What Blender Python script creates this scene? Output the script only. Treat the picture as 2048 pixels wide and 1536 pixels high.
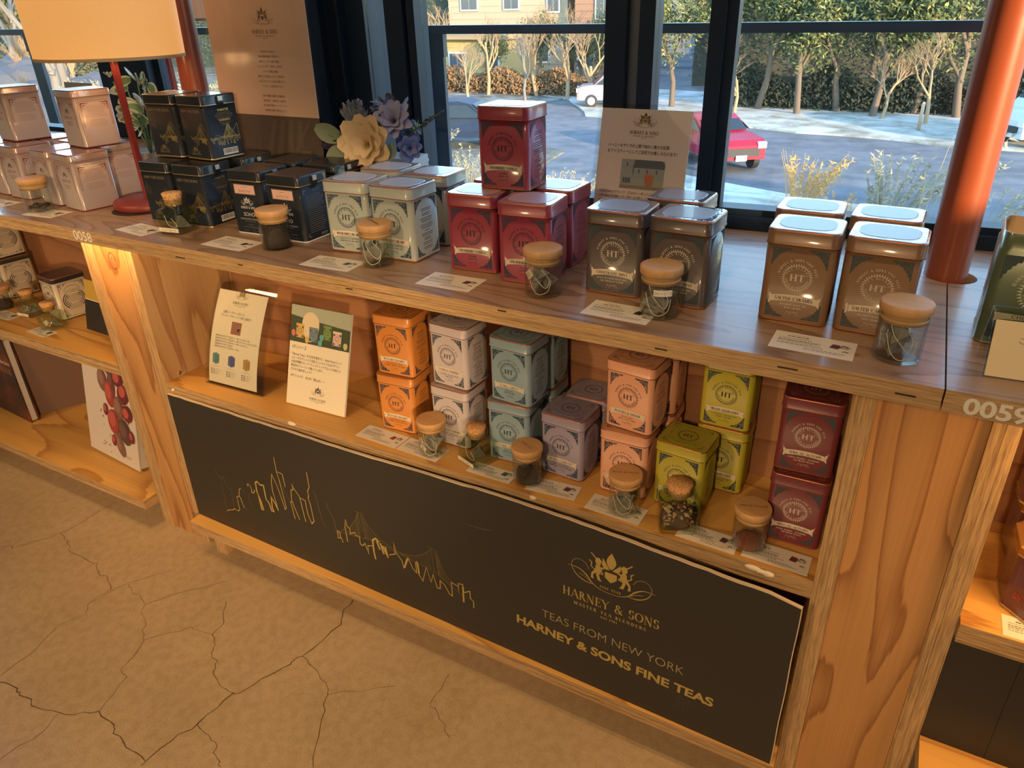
import bpy, bmesh, math, random
from math import sin, cos, pi, radians, sqrt, atan2
from mathutils import Vector, Matrix
for o in list(bpy.data.objects): bpy.data.objects.remove(o, do_unlink=True)
SC = bpy.context.scene; COL = SC.collection
# ------------------------------------------------------------------ camera
cam_d = bpy.data.cameras.new('camera'); cam = bpy.data.objects.new('camera', cam_d); COL.objects.link(cam)
cam_d.sensor_width = 36; cam_d.lens = 1434.57 / 2048 * 36; cam_d.clip_start = .02; cam_d.clip_end = 600
cam_d.shift_x = -25.4 / 2048; cam_d.shift_y = -40.2 / 2048
a, b, c = radians(-26.4466), radians(-28.5137), radians(-1.2106)
fw = Vector((sin(b) * cos(a), cos(b) * cos(a), sin(a))); r_ = Vector((cos(b), -sin(b), 0)); u_ = r_.cross(fw)
r2 = r_ * cos(c) + u_ * sin(c); u2 = -r_ * sin(c) + u_ * cos(c)
M = Matrix((r2, u2, -fw)).transposed().to_4x4(); M.translation = Vector((1.27502, -.69797, 1.08305)); cam.matrix_world = M
SC.camera = cam
# ------------------------------------------------------------------ world, sun, lights, exposure
SC.view_settings.view_transform = 'Standard'; SC.view_settings.look = 'None'; SC.view_settings.exposure = 0.0; SC.view_settings.gamma = 1
SC.view_settings.use_curve_mapping = False
W = bpy.data.worlds.new('world'); SC.world = W; W.use_nodes = True; nt = W.node_tree; nt.nodes.clear()
sky = nt.nodes.new('ShaderNodeTexSky'); sky.sky_type = 'NISHITA'; sky.sun_disc = False; sky.sun_elevation = radians(14); sky.sun_rotation = radians(120); sky.dust_density = .4; sky.ozone_density = 3.; sky.air_density = 1.2
bg = nt.nodes.new('ShaderNodeBackground'); bg.inputs[1].default_value = 1.35; ow = nt.nodes.new('ShaderNodeOutputWorld')
nt.links.new(sky.outputs[0], bg.inputs[0]); nt.links.new(bg.outputs[0], ow.inputs[0])
def lamp(kind, name, loc, energy, color, target=None, **kw):
    l = bpy.data.lights.new(name, kind); l.energy = energy; l.color = color
    for k, v in kw.items(): setattr(l, k, v)
    o = bpy.data.objects.new(name, l); COL.objects.link(o); o.location = loc
    if target is not None: o.rotation_euler = (Vector(target) - Vector(loc)).to_track_quat('-Z', 'Y').to_euler()
    return o
SUN = Vector((.86, -.5, .2)).normalized()
lamp('SUN', 'sun', (20, -12, 9), 13.5, (1, .66, .36), (20 - SUN.x, -12 - SUN.y, 9 - SUN.z), angle=radians(.5))
WARM = (1, .66, .35)
for x in (-1.5, -.5, .45, 1.35, 2.3):
    lamp('SPOT', 'ceiling_spot', (x, -.28, 2.72), 15, WARM, (x, .05, 0), spot_size=radians(80), spot_blend=.6, shadow_soft_size=.035)
lamp('AREA', 'room_light', (.3, -3.8, 2.5), 15, WARM, (.6, .2, .45), shape='DISK', size=1.7)
for x, tx in ((-1.5, -.7), (-.1, .35), (1.25, 1.4)):
    lamp('SPOT', 'track_and_fill_spot', (x, -3.0, 2.25), 135, WARM, (tx, -.50, 0), spot_size=radians(41), spot_blend=.22, shadow_soft_size=.10)
lamp('SPOT', 'track_and_fill_spot', (2.9, -2.3, 1.3), 330, WARM, (.02, .14, .47), spot_size=radians(17), spot_blend=.35, shadow_soft_size=.08)  # low fill spot added to brighten the left inner panel of the middle cabinet
for x, e in ((-.06, .8), (1.62, 2.2)):
    lamp('AREA', 'under_counter_light', (x, .045, .728), e, (1, .55, .2), (x, .16, .3), shape='RECTANGLE', size=.25, size_y=.01)
# ------------------------------------------------------------------ materials
MT = {}
def mat(name, col, rough=.5, metal=0., coat=0., spec=.5, emit=None, bump=None, sheen=0.):
    if name in MT: return MT[name]
    m = bpy.data.materials.new(name); m.use_nodes = True; p = m.node_tree.nodes['Principled BSDF']
    p.inputs['Base Color'].default_value = (*col, 1); p.inputs['Roughness'].default_value = rough
    p.inputs['Metallic'].default_value = metal; p.inputs['Coat Weight'].default_value = coat; p.inputs['Coat Roughness'].default_value = .08
    p.inputs['Specular IOR Level'].default_value = spec
    if emit: p.inputs['Emission Color'].default_value = (*emit[:3], 1); p.inputs['Emission Strength'].default_value = emit[3]
    if bump:
        n = m.node_tree; tc = n.nodes.new('ShaderNodeTexCoord'); no = n.nodes.new('ShaderNodeTexNoise'); bp = n.nodes.new('ShaderNodeBump')
        no.inputs['Scale'].default_value = bump[0]; no.inputs['Detail'].default_value = 3; bp.inputs['Strength'].default_value = bump[1]; bp.inputs['Distance'].default_value = bump[2] if len(bump) > 2 else .001
        n.links.new(tc.outputs['Object'], no.inputs['Vector']); n.links.new(no.outputs['Fac'], bp.inputs['Height']); n.links.new(bp.outputs['Normal'], p.inputs['Normal'])
        if len(bump) > 2: n.links.new(bp.outputs['Normal'], p.inputs['Coat Normal'])
    MT[name] = m; return m
def ramp(n, stops, fac):
    r = n.nodes.new('ShaderNodeValToRGB'); e = r.color_ramp.elements
    while len(e) < len(stops): e.new(.5)
    for i, (p, cc) in enumerate(stops): e[i].position = p; e[i].color = (*cc, 1)
    n.links.new(fac, r.inputs[0]); return r.outputs[0]
def mapn(n, scale, loc=(0, 0, 0)):
    tc = n.nodes.new('ShaderNodeTexCoord'); mp = n.nodes.new('ShaderNodeMapping'); mp.inputs['Scale'].default_value = scale; mp.inputs['Location'].default_value = loc
    n.links.new(tc.outputs['Object'], mp.inputs['Vector']); return mp.outputs[0]
def noise(n, vec, scale, detail=2, dist=0., rough=.5):
    t = n.nodes.new('ShaderNodeTexNoise'); t.inputs['Scale'].default_value = scale; t.inputs['Detail'].default_value = detail; t.inputs['Distortion'].default_value = dist; t.inputs['Roughness'].default_value = rough
    n.links.new(vec, t.inputs['Vector']); return t.outputs['Fac']
def mth(n, op, a_, b_=None):
    t = n.nodes.new('ShaderNodeMath'); t.operation = op
    for i, v in enumerate((a_, b_)):
        if v is None: continue
        if isinstance(v, (int, float)): t.inputs[i].default_value = v
        else: n.links.new(v, t.inputs[i])
    return t.outputs[0]
def mixc(n, fac, c1, c2, mode='MIX'):
    t = n.nodes.new('ShaderNodeMix'); t.data_type = 'RGBA'; t.blend_type = mode
    for s, v in ((0, fac), (6, c1), (7, c2)):
        if isinstance(v, (int, float)): t.inputs[s].default_value = v
        elif isinstance(v, tuple): t.inputs[s].default_value = (*v, 1)
        else: n.links.new(v, t.inputs[s])
    return t.outputs[2]
def pbsdf(m): return m.node_tree.nodes['Principled BSDF']
def wood(name, light, dark, grain='x', rings=9, rough=.45, seed=0., contrast=1., coat=0., spread=1.):
    if name in MT: return MT[name]
    m = mat(name, light, rough, coat=coat); n = m.node_tree
    s = {'x': (1.1, 5.5, 5.5), 'z': (5.5, 5.5, 1.0), 'y': (5.5, 1.1, 5.5)}[grain]; s = tuple(v * spread for v in s)
    v = mapn(n, s, (seed, seed * .7, seed * 1.3)); nz = noise(n, v, 1.15, 1.2, .3)
    jag = noise(n, mapn(n, tuple(q * (4 if q < 2.5 else 26) for q in s)), 1., 2)
    val = mth(n, 'FRACT', mth(n, 'ADD', mth(n, 'MULTIPLY', nz, rings), mth(n, 'MULTIPLY', jag, .22)))
    mid = tuple(l * .62 + d * .38 for l, d in zip(light, dark)); dk = tuple(l * (1 - contrast) + d * contrast for l, d in zip(light, dark))
    cc = ramp(n, [(0, light), (.45, tuple(l * .93 for l in light)), (.72, mid), (.92, dk), (.97, light)], val)
    fine = noise(n, mapn(n, tuple(q * (3 if q < 2.5 else 60) for q in s)), 1., 3)
    cc = mixc(n, .25, cc, ramp(n, [(.3, tuple(l * .72 for l in light)), (.6, tuple(min(1, l * 1.12) for l in light))], fine))
    pst = noise(n, mapn(n, (3, 3, 3)), 1., 2); cc = mixc(n, .5, cc, ramp(n, [(.3, (.8, .78, .76)), (.7, (1, 1, 1))], pst), 'MULTIPLY')
    n.links.new(cc, pbsdf(m).inputs['Base Color'])
    bp = n.nodes.new('ShaderNodeBump'); bp.inputs['Strength'].default_value = .22; bp.inputs['Distance'].default_value = .0006
    n.links.new(fine, bp.inputs['Height']); n.links.new(bp.outputs[0], pbsdf(m).inputs['Normal'])
    return m
def plyedge(name, thick='z', along='x', light=(.56, .36, .17), dark=(.17, .09, .035), freq=330):
    if name in MT: return MT[name]
    m = mat(name, light, .6); n = m.node_tree
    s = [40, 40, 40]; s['xyz'.index(thick)] = freq; s['xyz'.index(along)] = 3.0
    f1 = noise(n, mapn(n, tuple(s)), 1., 2, .2); s2 = list(s); s2['xyz'.index(along)] = 40; s2['xyz'.index(thick)] = freq * 2
    f2 = noise(n, mapn(n, tuple(s2), (3, 1, 2)), 1., 2)
    mid = tuple((l + d) / 2 for l, d in zip(light, dark))
    cc = ramp(n, [(.30, dark), (.44, mid), (.52, light), (.62, mid), (.72, tuple(min(1, l * 1.25) for l in light))], f1)
    cc = mixc(n, .35, cc, ramp(n, [(.35, dark), (.6, light)], f2)); n.links.new(cc, pbsdf(m).inputs['Base Color']); return m
def glassy(name, tint=(1, 1, 1), ior=1.45, edge=.0, rough=.0, refl=1.):
    if name in MT: return MT[name]
    m = bpy.data.materials.new(name); m.use_nodes = True; n = m.node_tree; n.nodes.clear()
    tr = n.nodes.new('ShaderNodeBsdfTransparent'); gl = n.nodes.new('ShaderNodeBsdfGlossy'); gl.inputs['Roughness'].default_value = rough; gl.inputs[0].default_value = (refl, refl, refl, 1)
    lf = n.nodes.new('ShaderNodeLayerWeight'); lf.inputs[0].default_value = .5; f0 = ((ior - 1) / (ior + 1)) ** 2
    fr_ = mth(n, 'ADD', mth(n, 'MULTIPLY', mth(n, 'POWER', lf.outputs['Facing'], 5.), 1 - f0), f0); mx = n.nodes.new('ShaderNodeMixShader'); out = n.nodes.new('ShaderNodeOutputMaterial')
    if edge > 0:
        lw = n.nodes.new('ShaderNodeLayerWeight'); lw.inputs[0].default_value = .35
        cc = ramp(n, [(.55, tint), (1, tuple(t * (1 - edge) for t in tint))], lw.outputs['Facing']); n.links.new(cc, tr.inputs[0])
    else: tr.inputs[0].default_value = (*tint, 1)
    n.links.new(fr_, mx.inputs[0]); n.links.new(tr.outputs[0], mx.inputs[1]); n.links.new(gl.outputs[0], mx.inputs[2]); n.links.new(mx.outputs[0], out.inputs[0])
    MT[name] = m; return m
def gauze(name, col, alpha):
    if name in MT: return MT[name]
    m = mat(name, col, .5); pbsdf(m).inputs['Alpha'].default_value = alpha; return m
# wood family
PLY_L, PLY_D = (.72, .395, .105), (.36, .145, .032)
w_x = wood('plywood_face_x', PLY_L, PLY_D, 'x', 8, .42, 1.7)
w_top = wood('counter_top', (.37, .230, .135), (.15, .070, .033), 'x', 13, .36, 4.1, 1., coat=.22, spread=1.5)
w_z = wood('plywood_face_z', (.60, .375, .175), (.33, .15, .055), 'z', 7, .45, 2.3)
w_fil = wood('plywood_filler', (.52, .27, .10), (.22, .075, .022), 'z', 9, .45, 9.3, 1., spread=1.5)
w_back = wood('plywood_back', (.42, .20, .095), (.22, .085, .035), 'x', 8, .5, 5.2)
e_z = plyedge('ply_edge_horizontal', 'z', 'x'); e_x = plyedge('ply_edge_vertical', 'x', 'z')
e_y = plyedge('ply_edge_end', 'z', 'y')
black_board = mat('black_board', (.032, .029, .025), .38, spec=.35, bump=(9, .05)); void = mat('dark_void', (.012, .011, .010), .8)
paper_edge = mat('board_paper_core', (.62, .50, .36), .8); gold = mat('gold_print', (.42, .30, .085), .42); gold_dim = mat('gold_dim', (.17, .125, .045), .45)
gold_pale = mat('gold_pale', (.36, .28, .14), .45)
white_ink = mat('white_ink', (.75, .72, .62), .5); cream = mat('cream_print', (.72, .62, .47), .5); navy_ink = mat('navy_ink', (.012, .022, .040), .5)
dark_ink = mat('dark_ink', (.03, .028, .028), .5); grey_ink = mat('grey_ink', (.22, .19, .16), .6); copper = mat('copper_rim', (.36, .13, .06), .35, .6)
paper = mat('card_paper', (.72, .66, .55), .6); paper_w = mat('white_paper', (.78, .76, .72), .5)
lidwood = wood('beech_lid', (.62, .36, .15), (.50, .26, .10), 'x', 10, .5, 6.6, .6, spread=3.)
cork = mat('cork', (.58, .31, .12), .85, bump=(420, .6, .0006)); glass_q = glassy('square_jar_glass', (.90, .93, .87), 1.5, .7, refl=.9); glass_j = glassy('jar_glass', (.955, .97, .95), 1.5, .62, refl=.85)
pane_g = glassy('window_glass', (.93, .96, .96), 1.45, refl=.8); acr = glassy('acrylic', (.95, .96, .95), 1.45, .25, refl=.6)
# cork speckle
n = cork.node_tree; n.links.new(ramp(n, [(.35, (.36, .15, .05)), (.5, (.60, .32, .12)), (.65, (.72, .44, .19))], noise(n, mapn(n, (1, 1, 1)), 500, 2)), pbsdf(cork).inputs['Base Color'])
frame_m = mat('window_frame', (.010, .022, .044), .45, spec=.25); frame_l = mat('window_frame_grey', (.17, .19, .21), .4, .4)
conc = mat('concrete_floor', (.45, .38, .29), .55); n = conc.node_tree
f1 = noise(n, mapn(n, (1, 1, 1)), 3.2, 5, .5); f2 = noise(n, mapn(n, (1, 1, 1)), 60, 4); f3 = noise(n, mapn(n, (1, 1, 1)), 420, 2)
cc = ramp(n, [(.3, (.33, .218, .100)), (.5, (.42, .288, .138)), (.7, (.48, .335, .17))], f1); cc = mixc(n, .3, cc, ramp(n, [(.35, (.30, .21, .12)), (.6, (.50, .385, .25))], f2))
cc = mixc(n, .16, cc, ramp(n, [(.35, (.2, .15, .1)), (.6, (.6, .52, .4))], f3))
vw = n.nodes.new('ShaderNodeTexVoronoi'); vw.feature = 'DISTANCE_TO_EDGE'; vw.inputs['Scale'].default_value = 4.0
wn = n.nodes.new('ShaderNodeTexNoise'); wn.inputs['Scale'].default_value = 6; wn.inputs['Detail'].default_value = 5
va = n.nodes.new('ShaderNodeVectorMath'); va.operation = 'SCALE'; va.inputs['Scale'].default_value = .25; vb = n.nodes.new('ShaderNodeVectorMath'); vb.operation = 'ADD'
tc = n.nodes.new('ShaderNodeTexCoord'); n.links.new(tc.outputs['Object'], wn.inputs['Vector']); n.links.new(wn.outputs['Color'], va.inputs[0]); n.links.new(tc.outputs['Object'], vb.inputs[0]); n.links.new(va.outputs[0], vb.inputs[1]); n.links.new(vb.outputs[0], vw.inputs['Vector'])
msk = mth(n, 'MULTIPLY', ramp(n, [(.0, (1, 1, 1)), (.006, (0, 0, 0))], vw.outputs[0]), ramp(n, [(.42, (0, 0, 0)), (.6, (1, 1, 1))], noise(n, mapn(n, (1, 1, 1), (7, 3, 0)), 2.5, 3)))
cc = mixc(n, mth(n, 'MULTIPLY', msk, .22), cc, (.2, .13, .07)); n.links.new(cc, pbsdf(conc).inputs['Base Color'])
bp = n.nodes.new('ShaderNodeBump'); bp.inputs['Strength'].default_value = .15; bp.inputs['Distance'].default_value = .001; n.links.new(f2, bp.inputs['Height']); n.links.new(bp.outputs[0], pbsdf(conc).inputs['Normal'])
# ------------------------------------------------------------------ mesh builder
class MB:
    def __init__(s): s.v = []; s.f = []; s.m = []; s.sm = []
    def face(s, idx, m=0, sm=False): s.f.append(tuple(idx)); s.m.append(m); s.sm.append(sm)
    def add(s, pts): i = len(s.v); s.v += [tuple(p) for p in pts]; return i
    def quad(s, a_, b_, c_, d_, m=0): i = s.add((a_, b_, c_, d_)); s.face((i, i + 1, i + 2, i + 3), m)
    def box(s, x0, x1, y0, y1, z0, z1, m=(0, 0, 0)):
        if isinstance(m, int): m = (m, m, m)
        i = s.add([(x, y, z) for z in (z0, z1) for y in (y0, y1) for x in (x0, x1)])
        for q, k in (((0, 4, 6, 2), 0), ((1, 3, 7, 5), 0), ((0, 1, 5, 4), 1), ((2, 6, 7, 3), 1), ((0, 2, 3, 1), 2), ((4, 5, 7, 6), 2)): s.face([i + j for j in q], m[k])
    def loft(s, rings, mats=0, cap0=None, cap1=None, closed=True, sm=False):
        k = len(rings[0]); i0 = s.add([p for r in rings for p in r])
        for r in range(len(rings) - 1):
            mm = mats if isinstance(mats, int) else mats[r]
            for j in range(k if closed else k - 1):
                a_, b_ = i0 + r * k + j, i0 + r * k + (j + 1) % k; s.face((a_, b_, b_ + k, a_ + k), mm, sm)
        if cap0 is not None: s.face([i0 + j for j in range(k)][::-1], cap0)
        if cap1 is not None: s.face([i0 + (len(rings) - 1) * k + j for j in range(k)], cap1)
    def lathe(s, prof, cx=0, cy=0, z=0, seg=24, mats=0, cap0=None, cap1=None):
        s.loft([[(cx + r * cos(2 * pi * j / seg), cy + r * sin(2 * pi * j / seg), z + h) for j in range(seg)] for r, h in prof], mats, cap0, cap1, sm=True)
    def tube(s, pts, r, seg=6, m=0, cap=True):
        P = [Vector(p) for p in pts]; rs = r if isinstance(r, (list, tuple)) else [r] * len(P); rings = []; prev = None
        for i, p in enumerate(P):
            d = (P[min(i + 1, len(P) - 1)] - P[max(i - 1, 0)]).normalized()
            if prev is None: x = d.orthogonal().normalized()
            else: x = (prev - d * prev.dot(d)); x = x.normalized() if x.length > 1e-6 else d.orthogonal().normalized()
            prev = x; y = d.cross(x); rings.append([tuple(p + (x * cos(2 * pi * j / seg) + y * sin(2 * pi * j / seg)) * rs[i]) for j in range(seg)])
        s.loft(rings, m, m if cap else None, m if cap else None, sm=True)
    def build(s, name, mats, parent=None, loc=None, rz=0.):
        me = bpy.data.meshes.new(name); me.from_pydata(s.v, [], s.f)
        for m in (mats if isinstance(mats, (list, tuple)) else [mats]): me.materials.append(m)
        me.polygons.foreach_set('material_index', s.m); me.polygons.foreach_set('use_smooth', s.sm); me.update()
        o = bpy.data.objects.new(name, me); COL.objects.link(o)
        if parent: o.parent = parent
        if loc is not None: o.location = loc
        if rz: o.rotation_euler.z = rz
        return o
def tag(o, label=None, cat=None, group=None, kind=None):
    if label: o['label'] = label
    if cat: o['category'] = cat
    if group: o['group'] = group
    if kind: o['kind'] = kind
    return o
def thing(name, loc, rz, label, cat, group=None, rot=None):
    o = bpy.data.objects.new(name, None); COL.objects.link(o); o.location = loc; o.rotation_euler = rot or (0, 0, rz); o.empty_display_size = .02
    return tag(o, label, cat, group)
def dup(o, parent=None):
    c_ = o.copy(); COL.objects.link(c_); c_.parent = parent
    for ch in list(o.children): dup(ch, c_)
    return c_
def place(root, loc, rz, label, group=None):
    root.location = loc; root.rotation_euler = (0, 0, rz); root['label'] = label
    if group: root['group'] = group
    return root
def struct(o, label, cat='trim'): return tag(o, label, None, None, 'structure')
def rrect(w, d, r, z, n=4, cx=0, cy=0):
    pts = []
    for sx, sy, a0 in ((1, -1, -90), (1, 1, 0), (-1, 1, 90), (-1, -1, 180)):
        for i in range(n + 1):
            t = radians(a0 + 90 * i / n); pts.append((cx + sx * (w / 2 - r) + r * cos(t), cy + sy * (d / 2 - r) + r * sin(t), z))
    return pts
def squircle(w, d, z, n=24, p=3.2):
    out = []
    for i in range(n):
        t = 2 * pi * i / n; ct, st = cos(t), sin(t)
        out.append((w / 2 * math.copysign(abs(ct) ** (2 / p), ct), d / 2 * math.copysign(abs(st) ** (2 / p), st), z))
    return out
# ------------------------------------------------------------------ flat printing
G = {}
def gl(ch, w, *els): G[ch] = (w, els)
T_, N_ = .17, .055
gl('A', .84, ('n', .05, 0, .42, 1), ('t', .42, 1, .80, 0), ('n', .17, .34, .66, .34), ('s', .05, 0), ('s', .80, 0))
gl('B', .66, ('t', .16, 0, .16, 1), ('a', .2, .76, .30, .24, 90, -90), ('a', .2, .27, .38, .27, 90, -90), ('s', .1, 0), ('s', .1, 1))
gl('C', .80, ('a', .46, .5, .40, .5, 50, 310), ('n', .74, .7, .74, .98))
gl('D', .82, ('t', .16, 0, .16, 1), ('a', .22, .5, .52, .5, 90, -90), ('s', .1, 0), ('s', .1, 1))
gl('E', .66, ('t', .16, 0, .16, 1), ('n', .1, .98, .58, .98), ('n', .16, .52, .46, .52), ('n', .1, .02, .62, .02), ('n', .57, .98, .57, .78), ('n', .61, 0, .61, .24), ('n', .46, .4, .46, .64), ('s', .1, 0), ('s', .1, 1))
gl('F', .62, ('t', .16, 0, .16, 1), ('n', .1, .98, .58, .98), ('n', .16, .52, .46, .52), ('n', .57, .98, .57, .78), ('n', .46, .4, .46, .64), ('s', .16, 0), ('s', .1, 1))
gl('G', .86, ('a', .46, .5, .40, .5, 50, 310), ('n', .74, .7, .74, .98), ('t', .74, .05, .74, .42), ('s', .74, .42))
gl('H', .88, ('t', .18, 0, .18, 1), ('t', .70, 0, .70, 1), ('n', .18, .5, .70, .5), ('s', .18, 0), ('s', .18, 1), ('s', .70, 0), ('s', .70, 1))
gl('I', .36, ('t', .18, 0, .18, 1), ('s', .18, 0), ('s', .18, 1))
gl('K', .82, ('t', .16, 0, .16, 1), ('n', .2, .42, .66, 1), ('t', .34, .58, .74, 0), ('s', .16, 0), ('s', .16, 1), ('s', .66, 1), ('s', .74, 0))
gl('L', .64, ('t', .16, 0, .16, 1), ('n', .1, .02, .6, .02), ('n', .59, 0, .59, .26), ('s', .16, 1), ('s', .1, 0))
gl('M', 1.02, ('n', .14, 0, .14, 1), ('t', .16, 1, .50, .02), ('n', .50, .02, .84, 1), ('t', .86, 0, .86, 1), ('s', .14, 0), ('s', .12, 1), ('s', .86, 0), ('s', .88, 1))
gl('N', .88, ('n', .14, 0, .14, 1), ('t', .14, 1, .72, 0), ('n', .72, 0, .72, 1), ('s', .14, 0), ('s', .10, 1), ('s', .72, 1))
gl('O', .88, ('a', .44, .5, .40, .5, 0, 360))
gl('P', .64, ('t', .16, 0, .16, 1), ('a', .2, .73, .36, .27, 90, -90), ('s', .16, 0), ('s', .1, 1))
gl('R', .76, ('t', .16, 0, .16, 1), ('a', .2, .75, .32, .25, 90, -90), ('t', .36, .5, .68, 0), ('s', .16, 0), ('s', .1, 1), ('s', .70, 0))
gl('S', .60, ('a', .30, .75, .23, .25, 30, 250), ('a', .30, .26, .25, .26, 70, -150), ('n', .50, .70, .50, .96), ('n', .08, .05, .08, .32))
gl('T', .76, ('t', .38, 0, .38, 1), ('n', .05, .98, .71, .98), ('n', .06, 1, .06, .76), ('n', .70, 1, .70, .76), ('s', .38, 0))
gl('U', .84, ('t', .16, 1, .16, .35), ('n', .68, 1, .68, .35), ('a', .42, .35, .27, .35, 180, 360), ('s', .16, 1), ('s', .68, 1))
gl('V', .80, ('t', .06, 1, .40, 0), ('n', .40, 0, .74, 1), ('s', .06, 1), ('s', .74, 1))
gl('W', 1.1, ('t', .06, 1, .34, 0), ('n', .34, 0, .56, 1), ('t', .56, 1, .80, 0), ('n', .80, 0, 1.04, 1), ('s', .06, 1), ('s', .56, 1), ('s', 1.04, 1))
gl('Y', .80, ('t', .06, 1, .40, .48), ('n', .40, .48, .74, 1), ('t', .40, 0, .40, .5), ('s', .06, 1), ('s', .74, 1), ('s', .40, 0))
gl('&', .90, ('a', .36, .77, .19, .23, -30, 250), ('a', .34, .27, .28, .27, 80, 330), ('t', .26, .62, .80, 0), ('n', .55, .15, .76, .5), ('n', .64, .5, .86, .5))
gl('1', .4, ('t', .2, 0, .2, 1), ('n', .2, 1, .05, .85), ('s', .2, 0)); gl('9', .6, ('a', .3, .7, .24, .3, 0, 360), ('n', .52, .7, .3, 0))
gl('8', .6, ('a', .3, .75, .2, .25, 0, 360), ('a', .3, .27, .25, .27, 0, 360)); gl('3', .6, ('a', .28, .75, .2, .25, 150, -90), ('a', .28, .27, .24, .27, 90, -150))
gl('2', .6, ('a', .28, .72, .22, .27, 160, -40), ('n', .46, .55, .08, .04), ('t', .08, .05, .52, .05)); gl('0', .6, ('a', .3, .5, .25, .5, 0, 360))
gl('.', .3, ('t', .15, 0, .15, .12)); gl('/', .4, ('n', .05, 0, .35, 1)); gl('-', .4, ('t', .05, .45, .35, .45))
def gwidth(s, sp=.06): return sum((G[c_][0] if c_ in G else .45) + sp for c_ in s) - sp
_fc = {}
def fontmesh(text, bold=0., res=2):
    k = (text, bold, res)
    if k in _fc: return _fc[k]
    cu = bpy.data.curves.new('t', 'FONT'); cu.body = text; cu.size = 1; cu.resolution_u = res; cu.fill_mode = 'FRONT'; cu.offset = bold
    o = bpy.data.objects.new('t', cu); COL.objects.link(o); dg = bpy.context.evaluated_depsgraph_get(); dg.update()
    me = o.evaluated_get(dg).to_mesh(); vs = [(v.co.x, v.co.y) for v in me.vertices]; fs = [tuple(p.vertices) for p in me.polygons]
    o.evaluated_get(dg).to_mesh_clear(); bpy.data.objects.remove(o); bpy.data.curves.remove(cu)
    x0 = min([v[0] for v in vs] or [0]); x1 = max([v[0] for v in vs] or [1])
    _fc[k] = ([(x - x0, y) for x, y in vs], fs, x1 - x0); return _fc[k]
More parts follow.
